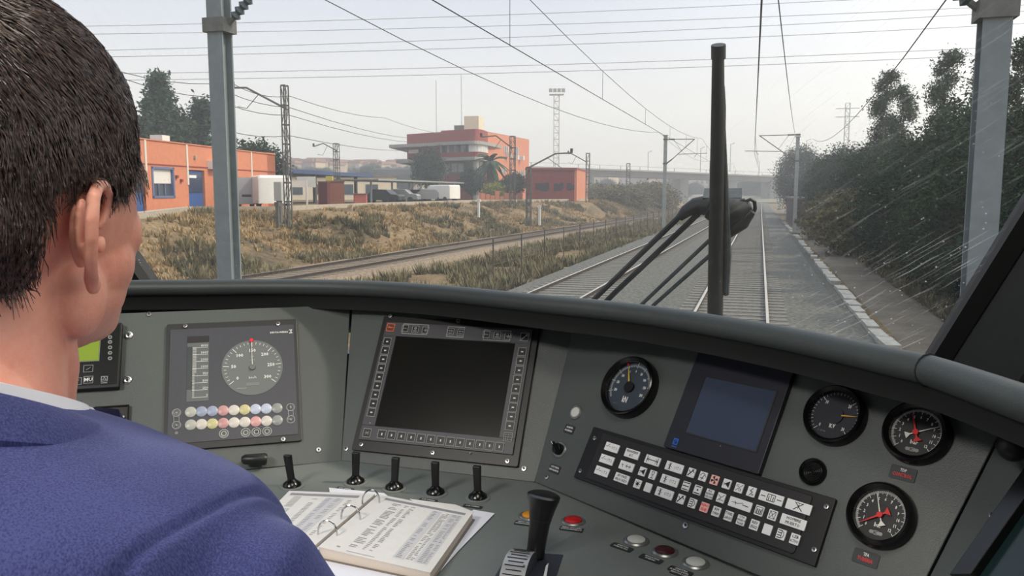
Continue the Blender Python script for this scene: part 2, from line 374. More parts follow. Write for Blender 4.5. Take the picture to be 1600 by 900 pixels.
while y<130:
    for k,xo in enumerate((6.9,10.2)):
        s=rr.uniform(.88,1.08)*(.86 if y<48 else .95); tree('thicket_tree',rr.choice(('dense','dense2')),xo+rr.uniform(-.4,.5)+ (1.2 if y<26 else 0),y+k*1.6,-.2,s,'dense dark green tree in the thicket right of the line',G1,trunk=2.6)
    y+=3.6 if y<60 else 6.5
y=17.0
while y<110:
    s=rr.uniform(.9,1.25); tree('thicket_shrub',rr.choice(('dense2','bush')) if y>28 else 'dense2',5.6+rr.uniform(-.2,.4)+(.8 if y<26 else 0),y,-.3,s*.62,'low dark shrub at the front of the thicket right of the line','shrubs at the front of the thicket right of the line',trunk=1.2,cat='shrub'); y+=2.6 if y<60 else 5
for (px,topy,Y,kd,lb) in ((1384,118,46,'euc','slender grey-green tree, leftmost of the tall ones above the thicket'),(1414,132,43,'euc2','slender grey-green tree, second from the left of the tall ones above the thicket'),(1479,88,38,'euc','tall pointed tree standing out above the thicket left of the nearest mast'),(1536,84,33,'euc2','tall loose tree half hidden behind the nearest mast on the right'),(1596,70,27,'euc','tall loose-leaved tree at the right edge beyond the nearest mast')):
    p=Y3(px,topy,Y); tree('tall_tree',kd,p.x,Y,-.2,(p.z+.2)/10.0,lb,trunk=5.5,tr=.12)
for (px,Y,s,lb) in ((1292,58,1.0,'brownish rounded bush at the foot of the thicket beyond the path'),(1338,44,1.05,'larger brownish bush at the foot of the thicket, nearer of two')):
    p=Y3(px,345,Y); tree('brown_bush','bush',p.x+.5,Y,-.2,s*1.3,lb,trunk=1,cat='bush')
p=Y3(1250,300,120); tree('oval_tree','dense',p.x,120,-.2,1.25,'dark oval tree behind the distant mast, left of the thicket',trunk=3.5,sz=1.35)
# bank grass: uncountable tufts
def tufts(name,mat,n,pos,hmin,hmax,seed,blades=9):
    r=random.Random(seed); vs=[];fs=[]
    for _ in range(n):
        x,y=pos(r); z=gh(x,y)-.03; H=r.uniform(hmin,hmax)
        for b in range(blades):
            a=r.uniform(0,2*PI); q=r.uniform(0,.35)*H; bx=x+q*math.cos(a)*.6; by=y+q*math.sin(a)*.6; l=H*r.uniform(.5,1); t=a+r.gauss(0,.5); wd=.03+.03*H; i=len(vs)
            vs+=[(bx-wd*math.sin(t),by+wd*math.cos(t),z),(bx+wd*math.sin(t),by-wd*math.cos(t),z),(bx+l*.55*math.cos(t),by+l*.55*math.sin(t),z+l)]; fs.append((i,i+1,i+2))
    me=bpy.data.meshes.new(name); me.from_pydata(vs,[],fs); me.materials.append(mat); me.update(); return link(name,me)
def bankpos(r):
    while 1:
        y=12+135*r.random()**1.4; x=topx(y)+.9+r.random()*(t3x(y)-3.2-topx(y)); 
        if noise.noise(Vector((x*.3,y*.22,5)))+.25>r.random()*.5: return x,y
tag(tufts('dry_grass',GRASS,9000,bankpos,.12,.38,1),'straw coloured dry grass covering the bank below the yard','grass',kind='stuff')
def bankpos2(r):
    while 1:
        y=12+135*r.random()**1.3; x=topx(y)+1.4+r.random()*(t3x(y)-2.3-topx(y)); 
        if noise.noise(Vector((x*.35,y*.25,9)))>.12: return x,y
tag(tufts('bank_scrub',WEED,4200,bankpos2,.2,.6,2,12),'grey green scrub in patches on the bank','scrub',kind='stuff')
def midpos(r):
    while 1:
        y=17+125*r.random()**1.6; x=-13.0+5.2*r.random()+y*.012
        if noise.noise(Vector((x*.5,y*.3,2)))>-.1: return x,y
tag(tufts('lineside_weeds',WEED,5500,midpos,.15,.65,3,12),'grey green weeds between the rusty track and the bright tracks','weeds',kind='stuff')
def rpos(r): 
    y=10+80*r.random()**1.5; return 4.4+r.random()*1.4,y
tag(tufts('path_side_grass',WEED,2600,rpos,.12,.4,4,12),'rough grass between the path and the thicket on the right','grass',kind='stuff')
# ============================================================= MASTS, ARMS AND WIRES
GALV=pm('galvanised_steel',(150,154,150),.6,.3,.1,5); GALVD=pm('dull_lattice_steel',(98,98,94),.7,.2,.15,8); INS=pm('brown_insulator',(60,56,54),.35,0); INSG=pm('teal_insulator',(52,66,70),.35,0); WIRE=pm('wire_copper_grey',(70,68,66),.6,.4)
WIREF=pm('far_wire_grey',(150,150,150),.7)
def insul(m,a,b,r):
    a=Vector(a); b=Vector(b); n=9
    pts=[];rs=[]
    for i in range(n*2+1): pts.append(a.lerp(b,i/(n*2))); rs.append(r if i%2 else r*.5)
    m.tube(pts,rs,8)
def mast(x,y,z0,top,side,label,w_=.26,arm=True,reach=2.3,contact=5.6,mess=7.1,grp=None,ins=INS,base=True):
    """H-section mast; side=+1 arm points to +x"""
    t=thing('catenary_mast',label,'mast',loc=(x,y,z0),group=grp)
    h=w_/2; m=M(); H=top-z0
    m.box(-h,h,-h,-h+.025,-.4,H); m.box(-h,h,h-.025,h,-.4,H); m.box(-.02,.02,-h+.025,h-.025,-.4,H); m.build('pole',GALV,t)
    M().cbox(0,0,H+.02,w_*1.5,w_*1.5,.05).build('cap',GALV,t)
    if base: M().box(-.4,.4,-.4,.4,-.6,-.05).build('footing',SLEEP,t)
    if arm:
        f=side; g=t; zc=contact-z0; zm=mess-z0
        m=M(); m.tube([(f*h,0,zm),(f*(h+.12),0,zm)],.03); m.tube([(f*(h+.55),0,zm),(f*reach,0,zm-.02)],.028); m.tube([(f*(h+.35),0,zm-1.65),(f*reach,0,zm)],.032)
        m.tube([(f*(h+.9),0,zm-1.2),(f*(reach+1.0)*1.0,0,zc+.32)],.024); m.tube([(f*(reach+.2),0,zc+.3),(f*reach,0,zc)],.015); m.tube([(f*(h+.5),0,zm),(f*(h+1.2),0,zm-1.0)],.012)
        m.build('cantilever_arm',GALVD,g)
        m=M(); insul(m,(f*(h+.1),0,zm),(f*(h+.6),0,zm),.07); m.build('insulator',ins,g)
        m=M(); insul(m,(f*h,0,zm-1.9),(f*(h+.4),0,zm-1.6),.07); m.build('insulator',ins,g)
        m=M(); m.box(-h-.04,h+.04,-h-.03,h+.03,zm-.06,zm+.06); m.box(-h-.04,h+.04,-h-.03,h+.03,zm-1.98,zm-1.86); m.build('bracket',GALVD,g)
    return t
def mast_at(px,top,base_y,side,label,**k):
    p=Z3(px,base_y,-.1); q=Y3(px,top,p.y); return mast(p.x,p.y,-.1,q.z,side,label,**k),p,q
MASTG=pm('mast_grey_paint',(112,120,122),.7,0,.08,5)
# nearest pair (arm roots seen at the top of the photograph)
def big_mast(x,y,side,label,w_,zi,sl):
    t=thing('catenary_mast',label,'mast',loc=(x,y,-.1)); h=w_/2; m=M(); H=7.7
    m.box(-h,h,-h,-h+.03,-.4,H); m.box(-h,h,h-.03,h,-.4,H); m.box(-.025,.025,-h+.03,h-.03,-.4,H); m.build('pole',MASTG,t)
    M().box(-.45,.45,-.45,.45,-.6,-.05).build('footing',SLEEP,t)
    f=side; z=zi+.1
    m=M(); insul(m,(f*(h+.12),0,z+.1),(f*(h+.75),0,z+.1+.63*sl),.085); m.build('insulator',INSG,t)
    m=M(); m.tube([(f*(h),0,z),(f*(h+.14),0,z+.12)],.04); m.tube([(f*(h+.7),0,z+.1+.6*sl),(f*2.3,0,7.2)],.035); m.tube([(f*(h),0,7.2),(f*2.3,0,7.2)],.03); m.build('cantilever_arm',GALVD,t)
    m=M(); m.box(-h-.05,h+.05,-h-.04,h+.04,z-.1,z+.1); m.build('bracket',GALVD,t)
    return t
pR=D3(1540,250,9.0); pLm=D3(350,215,12.2)
big_mast(pR.x,pR.y,-1,'thick grey steel mast close by on the right, cut by the top of the photo',.28,D3(1545,22,9.0).z,.85)
big_mast(pLm.x,pLm.y,1,'thick grey steel mast close by on the left beside the driver\'s head',.25,D3(362,45,12.2).z,.95)
tM1,a1,b1=mast_at(1037,212,357,1,'grey mast with an arm, standing left of the wiper blade beside the second track',mess=7.05)
tM2,a2,b2=mast_at(1241,214,362,-1,'grey mast with an arm, standing right of the track ahead before the thicket',mess=7.05,reach=2.75)
for (px,ty,by,sd_,lb) in ((1108,252,324,1,'distant mast just left of the wiper blade'),(1218,256,326,-1,'distant mast in front of the viaduct, left of the dark oval tree'),(1150,272,315,1,'far mast seen small under the viaduct just right of the wiper blade'),(1204,274,314,-1,'far mast seen small under the viaduct, right of the rails')):
    mast_at(px,ty,by,sd_,lb,w_=.3,contact=5.6,mess=6.9)
CZ=5.6
def sag(a,b,s,n=10):
    a=Vector(a); b=Vector(b); return [a.lerp(b,i/n)-Vector((0,0,s*4*(i/n)*(1-i/n))) for i in range(n+1)]
def wire(name,pts,r,label,group=None,mat=None,cat='wire'):
    m=M(); m.tube(pts,r,4); o=m.build(name,mat or WIRE); return tag(o,label,cat,group)
def catenary(xs_,label_c,label_m):
    # supports (x,y)
    pts=[(x,y,CZ) for x,y in xs_]; wire('contact_wire',pts,.011,label_c)
    pm_=[]
    m=M()
    for (xa,ya),(xb,yb) in zip(xs_,xs_[1:]):
        s=sag((xa,ya,7.05),(xb,yb,7.05),.85,12); pm_+=s
        for i in (1,3,5,7,9,11): m.tube([s[i],(s[i].x,s[i].y,CZ)],.006,4)
    t=thing('messenger_wire',label_m,'wire',loc=(0,0,0)); M().tube(pm_,.010,4).build('cable',WIRE,t); m.build('dropper',WIRE,t,kind='stuff')
catenary([(.25,-20),(-.05,10.5),(-.5,62.5),(-.2,118),(-.6,175),(-.6,300)],'contact wire hanging over the track ahead','messenger wire with droppers over the track ahead')
catenary([(-4.9,-20),(-4.62,10.5),(-4.55,67.5),(-4.0,125),(-3.6,180),(-2.6,300)],'contact wire hanging over the second track','messenger wire with droppers over the second track')
wire('feeder_wire',sag(D3(470,-20,20),D3(1030,207,68),.9)+sag(D3(1030,207,68),D3(1108,252,150),.8)[1:],.014,'long feeder wire coming from the top left down to the mast left of the wiper')
wire('feeder_wire',sag(D3(1214,-20,14),D3(1243,212,63),.3)+[D3(1218,256,150)],.011,'wire falling to the top of the mast on the right of the track ahead')
wire('feeder_wire',sag(D3(1500,-30,11),D3(1270,217,60),.9),.012,'slanting wire from the nearest right-hand mast towards the thicket')
for i,(ya,yb) in enumerate(((36,-24),(47,0),(75,8),(84,28),(109,64),(119,76))):
    wire('power_line',sag(D3(-60,ya+8,95),D3(1750,yb,95),.8,14),.035,'thin pale power line crossing the whole sky','power lines crossing the sky',WIREF,'power line')
for (pts,lb) in ((((150,100,36),(330,131,40),(452,168,42),(640,216,85)),'dark wire from the driver\'s head to the lattice mast, upper of the left group'),(((150,106,34),(330,152,40),(452,180,42),(640,222,80)),'dark wire below it, passing just under the lattice mast top'),(((150,160,34),(330,196,40),(452,212,43),(636,235,86),(760,250,100)),'dark wire crossing in front of the round pine and the curved office'),(((366,132,40),(452,150,42),(600,184,70),(700,210,100)),'thin wire leading right from the lattice mast tip')):
    P=[D3(*q) for q in pts]; P=([P[0]+(P[0]-P[1])*3]+P) if pts[0][0]<200 else P; out=[P[0]]
    for a,b in zip(P,P[1:]): out+=sag(a,b,.25,5)[1:]
    wire('overhead_wire',out,.016,lb)
def lattice(m,h,w_,n,r=.024):
    for sx in (-1,1):
        for sy in (-1,1): m.box(sx*w_/2-r,sx*w_/2+r,sy*w_/2-r,sy*w_/2+r,-.3,h)
    for i in range(n):
        z0=h*i/n; z1=h*(i+1)/n
        for s_ in (-1,1):
            a=1 if i%2 else -1
            m.tube([(-a*w_/2,s_*w_/2,z0),(a*w_/2,s_*w_/2,z1)],r*.6,4); m.tube([(s_*w_/2,-a*w_/2,z0),(s_*w_/2,a*w_/2,z1)],r*.6,4)
            m.box(-w_/2,w_/2,s_*w_/2-r*.6,s_*w_/2+r*.6,z1-.04,z1+.04)
def lattice_mast(px,top,base,d,label,beam=None,w_=.25):
    P=D3(px,base,d); H=D3(px,top,d).z-P.z
    t=thing('lattice_mast',label,'mast',loc=P,rz=-YAW*0); m=M(); lattice(m,H,w_,max(6,int(H/.9))); m.build('lattice_pole',GALVD,t)
    if beam:
        inv=t.matrix_world.inverted(); pts=[inv@D3(x,y,dd) for x,y,dd in beam]; M().tube(pts,.05,6).build('beam',GALVD,t)
        e_=pts[-1]; m=M(); m.tube([e_+Vector((0,0,.0)),e_+Vector((0,0,.28))],.09,8); m.build('insulator',INS,t)
        m=M(); c=pts[-2].lerp(pts[-1],.3); m.tube([pts[1].lerp(pts[0],.3),c+Vector((.2,0,-1.0)),c+Vector((-.3,0,-.9))],.02,5); m.build('registration_arm',GALVD,t)
    return t
lattice_mast(451,137,345,40,'tall dark lattice mast standing on the bank left of the canopies',[(449,171,40),(385,137,40),(364,137,40)])
lattice_mast(527,225,300,75,'small lattice mast behind the blue canopy',[(527,236,75),(505,224,75),(490,229,75)],.4)
lattice_mast(801,214,318,62,'thin lattice mast in front of the sunlit side of the office',[(801,232,62),(775,212,62),(752,214,62)],.34)
lattice_mast(826,262,345,52,'thin lattice mast between the office and the low red building',[(826,262,52),(868,240,52),(893,239,52)],.26)
lattice_mast(918,240,312,84,'thin lattice mast at the right end of the low red building',[(918,254,84),(893,240,84),(888,240,84)],.34)
lattice_mast(981,256,312,110,'faint lattice mast under the viaduct left of the grey mast',None,.45)
# floodlight tower
P=D3(869,262,150); t=thing('floodlight_tower','tall pale lattice floodlight tower behind the low red building','floodlight tower',loc=P-Vector((0,0,5)),rz=.3)
H=D3(869,150,150).z-P.z+5; m=M(); lattice(m,H,.95,16,.05); m.build('lattice_pole',pm('pale_steel',(196,194,188),.6,.1),t)
m=M(); m.box(-1.3,1.3,-.9,.9,H,H+.12); m.build('platform',MC['pale_steel'],t)
for i in range(4): M().cbox(-1.1+.75*i,-.7,H+.75,.6,.5,.6).build('floodlight',pm('lamp_grey',(150,148,142),.5),t)
# pylon far right
P=D3(1322,225,300); t=thing('power_pylon','thin distant power pylon above the thicket','pylon',loc=(P.x,P.y,0)); m=M(); zt=D3(1322,162,300).z; lattice(m,zt,1.5,16,.09)
for z in (zt-2,zt-5): m.box(-4,4,-.1,.1,z,z+.25)
m.build('lattice_pole',GALVD,t)
# lineside fence
t=thing('lineside_fence','low thin dark wire fence between the rusty track and the bright tracks','fence',loc=(0,0,0)); FEN=pm('fence_steel',(78,70,62),.8)
def fx(y): return -9.1+.012*y
fy=[27+i*3.4 for i in range(24)]
for y_ in fy: M().cbox(fx(y_),y_,.45,.04,.04,1.6).build('post',FEN,t)
m=M()
for z in (.35,.75,1.15): m.tube([(fx(y_),y_,z) for y_ in fy],.008,4)
m.build('strand',FEN,t,kind='stuff')
# ============================================================= THE YARD AND ITS BUILDINGS
ORA=pm('orange_render',(194,122,90),.85,0,.06,3,.1,60); ORAD=pm('orange_render_shade',(134,54,46),.85,0,.08,2,.1,60); REDB=pm('dark_red_shade_render',(128,54,48),.85,0,.1,2)  # reds put the shade of unlit orange walls into the colour
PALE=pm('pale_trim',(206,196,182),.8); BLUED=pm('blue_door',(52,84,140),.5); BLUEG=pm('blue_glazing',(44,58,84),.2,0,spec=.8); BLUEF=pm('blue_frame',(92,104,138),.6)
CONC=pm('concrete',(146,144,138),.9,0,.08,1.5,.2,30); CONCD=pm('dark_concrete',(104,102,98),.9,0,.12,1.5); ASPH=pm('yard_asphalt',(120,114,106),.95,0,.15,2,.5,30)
SHUT=pm('roller_shutter',(214,210,204),.6); GLS=pm('window_glass_dark',(70,80,88),.12,0,spec=.8)
# yard pavement edge
m=M(); pts=[(x+.25,y) for y,x in TOP]
ring=[]
for (y,x) in TOP:
    if y>200: break
    z=gh(x-.3,y)+.36; ring.append([(x+.25,y,z-.42),(x+.25,y,z-.10),(x-.25,y,z-.10),(x-.25,y,z-.42)])
m.loft(ring); struct('trim_2',m,pm('yard_kerb',(164,154,138),.9,0,.1,3))
# --- depot building on the left
A=D3(196,320,40.2); B=D3(432,320,59.5)
ax_=Vector((B.x-A.x,B.y-A.y,0)); LEN=ax_.length; ang=math.atan2(ax_.y,ax_.x)
A.z=YARD-.35; 
dep=thing('depot_building','low orange building with white strips and blue doors on the left','building',mw=Matrix.Translation(A)@Matrix.Rotation(ang,4,'Z'))
Hd=3.75
# facade along +x, outer side is -y (towards the track)
def depx(px): # local x of the facade point seen at px
    r=ray(px,300); # solve intersection in plan
    d=Vector((math.cos(ang),math.sin(ang))); o=Vector((A.x,A.y)); q=Vector((r.x,r.y))
    den=d.x*q.y-d.y*q.x; t=(q.x*(o.y-0)-q.y*(o.x-0))/den
    return t
x0=-8
opens=[]
for (a,b,k) in ((212,227.5,'door'),(239,272,'window'),(295,320.5,'door')): opens.append((depx(a),depx(b),k))
m=M(); cur=x0
for a,b,k in opens:
    zt_=2.35; zb=0 if k=='door' else .85
    m.box(cur,a,0,.3,-.3,Hd); m.box(a,b,0,.3,zt_,Hd)
    if zb: m.box(a,b,0,.3,-.3,zb)
    cur=b
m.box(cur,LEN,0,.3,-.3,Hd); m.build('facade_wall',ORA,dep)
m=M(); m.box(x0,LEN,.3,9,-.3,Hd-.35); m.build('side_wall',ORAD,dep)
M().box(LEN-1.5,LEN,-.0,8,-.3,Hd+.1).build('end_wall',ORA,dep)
m=M()
m.box(x0-.1,LEN+.05,-.06,.34,Hd,Hd+.06); m.build('coping',ORA,dep)
for p in (229.5,294,394): 
    x=depx(p); M().box(x-.09,x+.09,-.05,.02,1.5 if p<394 else 0,Hd).build('pilaster',PALE,dep)
m=M(); m.box(x0,LEN,-.03,.0,2.5,2.56); m.build('joint_line',REDB,dep)
for a,b,k in opens:
    if k=='door':
        d_=M().box(a+.04,b-.04,.12,.2,-.05,2.3).build('door',BLUED,dep)
        M().box(a+.14,b-.14,.1,.125,1.05,2.15).build('glazing',BLUEG,d_); M().box(a+.3,(a+b)/2+.15,.08,.11,1.9,2.06).build('notice',WHITE,d_)
    else:
        wn=M().box(a+.02,b-.02,.16,.2,.86,2.34).build('window',GLS,dep)
        mm=M(); mm.box(a-.06,b+.06,-.04,.2,2.3,2.42); mm.box(a-.06,b+.06,-.04,.2,.78,.9); mm.box(a-.06,a+.08,-.04,.2,.78,2.42); mm.box(b-.08,b+.06,-.04,.2,.78,2.42); mm.build('window_frame',BLUEF,wn)
        M().box(a+.1,b-.1,.1,.15,1.55,2.3).build('shutter',SHUT,wn)
        for q in (.36,.66): M().box(a+(b-a)*q-.03,a+(b-a)*q+.03,.09,.15,.9,1.56).build('mullion',BLUEF,wn)
for p,z in ((208,2.7),(306,3.0),(276,1.85),(283,1.65)): 
    x=depx(p); M().box(x-.09,x+.09,-.12,0,z,z+.16).build('wall_lamp',pm('lamp_grey',(150,148,142),.5) if z>2 else REDB,dep)
x=depx(277); o=M().box(x-.4,x+.4,.5,1.2,Hd-.05,Hd+.42).build('roof_unit',SHUT,dep)
x=depx(330); o=M().box(x-.35,x+.35,-.4,0,2.45,2.95).build('wall_unit',SHUT,dep)
P=Z3(270,322,YARD-.1); tw=thing('barrow','low dark scrap heap against the depot wall between window and door','scrap',loc=(P.x,P.y,YARD-.3),rz=ang)
mm=M(); rs_=random.Random(4)
for i in range(16): mm.box(*(lambda a,b,c:(a,a+rs_.uniform(.2,.7),b,b+rs_.uniform(.1,.4),0,c))(rs_.uniform(-1.4,.8),rs_.uniform(-.2,.3),rs_.uniform(.2,.75)))
mm.build('scrap_pile',pm('scrap_brown',(110,82,70),.9,0,.3,5),tw)
# trees behind
for (px,ty,d,kd,s_,lb) in ((247,122,66,'pine',1.0,'tall pointed pine behind the orange depot, tallest of its group'),(302,150,68,'pine2',1.15,'open-branched pine right of the tallest one behind the depot'),(212,178,64,'pine2',1.0,'lower pine beside the driver\'s head, left end of the group behind the depot'),(275,190,72,'round',1.3,'dark rounded tree low between the pines behind the depot')):
    Q=D3(px,ty,d); H={'pine':10.4,'pine2':9.6,'round':5.4}[kd]; tree('pine_tree' if kd!='round' else 'round_tree',kd,Q.x,Q.y,1.8,(Q.z-1.8)/H,lb,trunk=4,rz=1.0)
for (px,ty,d,kd,s_,lb) in ((396,216,62,'round',1.0,'dark round leafy tree behind the white van and the grey trailer'),):
    Q=D3(px,ty,d); tree('round_tree','round',Q.x,Q.y,1.6,(Q.z-1.6)/5.6,lb,trunk=2.2)
# grey trailer box and white van
WHT=pm('white_paint',(226,224,218),.4,0,coat=.3); GRB=pm('grey_box_paint',(150,152,156),.5); TYRE=pm('tyre',(30,30,32),.8); CARG=pm('car_glass',(52,58,64),.1,0,spec=.9)
def basis(px,base,d,face=None): return D3(px,base,d)
P=D3(389,319,52); t=thing('box_trailer','grey box trailer parked left of the white van','trailer',loc=(P.x,P.y,YARD-.35),rz=YAW*1.0+.35)
M().rbox(1.5,2.6,.06,.35,2.0).build('box',GRB,t); m=M(); 
for a in (-.6,.6): m.tube([(a-.1,-.7,.3),(a+.1,-.7,.3)],.3,14)
m.build('wheel',TYRE,t); M().box(-.45,.1,-1.32,-1.3,.8,.95).build('plate',DARK,t)
def vehicle(name,label,cat,px,base,d,rz,Lh,Wd,Hh,paint,prof,win,grp=None):
    P=D3(px,base,d); t=thing(name,label,cat,mw=Matrix.Translation((P.x,P.y,YARD-.36))@Matrix.Rotation(rz,4,'Z'),group=grp)
    m=M(); n=len(prof)
    rings=[]
    for yy,inset in ((-Wd/2,.10),(-Wd/2+.12,0),(Wd/2-.12,0),(Wd/2,.10)):
        rings.append([(x*Lh/2*(1-inset*.3),yy,.25+z*(Hh-.25)*(1-inset*.35)) for x,z in prof])
    m.loft(rings); m.build('body',paint,t,True,30)
    for s_ in (-1,1):
        for q in win:
            mm=M(); a=[(x*Lh/2,s_*(Wd/2+.005)*.985,.25+z*(Hh-.25)) for x,z in q]; b=[(x,y-s_*.06,z) for x,y,z in a]; mm.loft([a,b] if s_>0 else [b,a]); mm.build('side_window',CARG,t)
    for sx_ in (-.62,.62):
        for s_ in (-1,1): mm=M(); mm.tube([(sx_*Lh/2,s_*(Wd/2-.2),.31),(sx_*Lh/2,s_*(Wd/2+.0),.31)],.31,16); mm.build('wheel',TYRE,t)
    return t
SAL=[(-1,.1),(-1,.42),(-.93,.55),(-.62,.6),(-.38,.97),(.28,1.0),(.56,.62),(.9,.52),(1,.38),(1,.1)]
VAN=[(-1,.1),(-1,.92),(-.95,1),(.45,1),(.62,.93),(.8,.55),(.97,.45),(1,.3),(1,.1)]
t=vehicle('van','white panel van parked right of the grey trailer, end doors toward the tracks','van',421,318,51,2.3,4.6,1.9,2.1,WHT,VAN,[[(.42,.58),(.45,.88),(.6,.86),(.74,.58)]])
P=D3(437,330,44); t=thing('cabinet','pale grey trackside cabinet on a post, left of the lattice mast','cabinet',loc=(P.x,P.y,P.z)); M().box(-.22,.22,-.15,.15,.55,1.55).build('box',pm('cabinet_grey',(170,172,168),.6),t); M().box(-.12,.12,-.1,.1,-.6,.55).build('post',GALVD,t)
# blue canopy
BLUC=pm('blue_canopy',(56,72,108),.6)
a=D3(425,264,66); b=D3(582,270,90); cz=a.z
t=thing('blue_canopy','long flat dark blue canopy on posts behind the brown huts','canopy',loc=(a.x,a.y,0)); dx=Vector((b.x-a.x,b.y-a.y,0)); nn=Vector((-dx.y,dx.x,0)).normalized()*7
def quadprism(m,p,q,off,z0,z1): 
    m.prism([(p.x,p.y),(q.x,q.y),(q.x+off.x,q.y+off.y),(p.x+off.x,p.y+off.y)],z0,z1)
z_=Vector((0,0,0)); m=M(); quadprism(m,z_,dx,nn,cz-.25,cz+.1); m.build('roof',BLUC,t)
for i,f in enumerate((.02,.22,.45,.7,.9)):
    M().cbox(dx.x*f+nn.x*.15,dx.y*f+nn.y*.15,(cz+1.6)/2,.28,.28,cz-1.7).build('post',BLUED if i==0 else GALVD,t)
M().box(nn.x*.1-.4+6,nn.x*.1+6.2,nn.y*.1-.1,nn.y*.1,cz-.95,cz-.6).build('sign',pm('yellow_sign',(214,196,90),.6),t)
# pale shed beneath
a=D3(470,275,112); t=thing('pale_shed','long pale low shed behind the blue canopy','shed',loc=(a.x,a.y,1.7),rz=.55); M().box(-3,13,0,6,0,3.2).build('walls',pm('pale_wall',(214,200,176),.9),t); m=M(); m.box(-3.3,13.3,-.3,6.3,3.2,3.5); m.build('roof',CONCD,t)
for i in range(4): M().box(-1.5+3.4*i,0.2+3.4*i,-.06,.02,.8,2.2).build('window',GLS,t)
# white gate posts
P=D3(468,318,60); t=thing('white_gate','white framed gate right of the lattice mast','gate',loc=(P.x,P.y,1.7),rz=.4); WF=pm('white_tube',(206,206,200),.6)
for x in (-.55,.55): M().cbox(x,0,1.0,.1,.1,2.0).build('post',WF,t)
M().box(-.55,.55,-.03,.03,1.5,1.95).build('sign_panel',WF,t); M().box(-.55,.55,-.03,.03,.75,.8).build('rail',WF,t)
P=D3(479,300,62); t=thing('white_sign','white blank board beside the framed gate','sign',loc=(P.x,P.y,1.7),rz=.3); M().box(-.7,.7,-.04,.04,1.5,2.3).build('panel',WF,t); M().box(-.05,.05,-.04,.04,0,1.5).build('post',GALVD,t)
# brown huts
def hut(px0,px1,base,d,H,deep,label,mat,mat2,rz,roof=True):
    a=D3(px0,base,d); b=D3(px1,base,d); W_=(b-a).length; t=thing('hut',label,'hut',mw=Matrix.Translation((a.x,a.y,YARD-.4))@Matrix.Rotation(rz,4,'Z'))
    M().box(0,W_,0,deep,0,H).build('walls',mat,t); M().box(-.02,.04,-.02,deep,0,H*.99).build('side_wall',mat2,t); M().box(-.05,W_+.05,-.05,deep+.05,H,H+.07).build('roof',pm('hut_roof',(112,84,74),.9),t); return t
hut(512,538,317,64,1.95,1.6,'brown brick hut with a flat roof right of the lattice mast',pm('brown_brick',(126,80,66),.9,0,.12,9),pm('brown_brick_shade',(92,60,52),.9,0,.12,9),YAW+.25)  # side wall: same brick with shade in its colour
hut(498,512,317,63.5,1.9,1.4,'dark maroon hut adjoining the brown hut on its left',pm('maroon_render',(92,44,48),.9),REDB,YAW-.1)
hut(553,572,315,70,.95,1.2,'small low red brick box left of the parked cars',pm('red_brick_small',(168,92,78),.9,0,.12,9),REDB,YAW+.1)
# carport
a=D3(590,291,76); b=D3(724,289,104); t=thing('carport','grey corrugated carport roof on posts in front of the curved office','carport',loc=(a.x,a.y,0)); dx=Vector((b.x-a.x,b.y-a.y,0)); nn=Vector((-dx.y,dx.x,0)).normalized()*5
cz=4.0; m=M(); quadprism(m,z_,dx,nn,cz-.08,cz+.05); m.build('roof',pm('corrugated_grey',(128,132,130),.6),t); m=M(); quadprism(m,z_-nn*.02,dx-nn*.02,nn*.03,cz-.09,cz+.06); m.build('edge_trim',GALV,t)
for f in (.03,.22,.4,.6,.8,.98): M().cbox(dx.x*f+nn.x*.2,dx.y*f+nn.y*.2,(cz+1.6)/2,.14,.14,cz-1.7).build('post',GALV,t)
SIL=pm('silver_paint',(150,152,152),.35,.4); DKC=pm('dark_paint',(44,46,50),.35,.2)
W1=[[(-.5,.62),(-.34,.9),(-.08,.92),(-.08,.62)],[(-.02,.62),(-.02,.92),(.24,.92),(.44,.62)]]
vehicle('car','dark parked car under the carport, leftmost','car',597,312.5,78,YAW+2.9,4.1,1.7,1.35,DKC,SAL,W1)
vehicle('car','silver parked car under the carport, second from the left','car',624,312,84,YAW+3.05,4.2,1.7,1.4,SIL,SAL,W1)
vehicle('car','dark car parked behind the silver one under the carport','car',645,309,94,YAW+3.0,4.2,1.7,1.4,DKC,SAL,W1)
vehicle('car','grey hatchback parked beside the small white van','car',670,311,88,YAW+3.1,4.2,1.7,1.45,SIL,SAL,W1)
vehicle('van','small white van at the right end of the carport, rear toward the tracks','van',690,311,88,YAW+2.5,3.9,1.7,1.85,WHT,VAN,[[(-.9,.6),(-.9,.9),(.2,.9),(.2,.6)],[(.3,.58),(.32,.88),(.5,.86),(.68,.58)]])
# --- curved office
def pl(px,d): q=D3(px,300,d); return Vector((q.x,q.y))
off=thing('office_building','three-storey curved orange office, shaded faces coloured red, with projecting concrete slabs','building',loc=(0,0,0))
c0=pl(637,131); c1=pl(690,126); c2=pl(735,123); c4=pl(762,128); c5=pl(826,147)
cor=pl(752,121)
curve=[c1]+[((1-t)**2)*c2+2*t*(1-t)*cor+t*t*c4 for t in [i/8 for i in range(9)]]
back=pl(790,160); back0=pl(690,158); bl=pl(648,144)
FPm=curve+[c5,back,back0]
def offs(pts,d):
    c=sum(pts,Vector((0,0)))/len(pts); return [p+(p-c).normalized()*d for p in pts]
def zz(y,d): return D3(700,y,d).z
zR=zz(205,126); zS1=zz(222,124); zS1b=zz(227,124); zW=zz(238,124); zB=zz(246,124); zBb=zz(251,124); zG=YARD-.5
def pr(m,pts,a,b): return m.prism([(p.x,p.y) for p in pts],a,b)
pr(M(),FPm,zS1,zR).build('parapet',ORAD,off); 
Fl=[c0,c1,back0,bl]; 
pr(M(),Fl,zS1,zz(207,126)).build('low_parapet',ORAD,off)
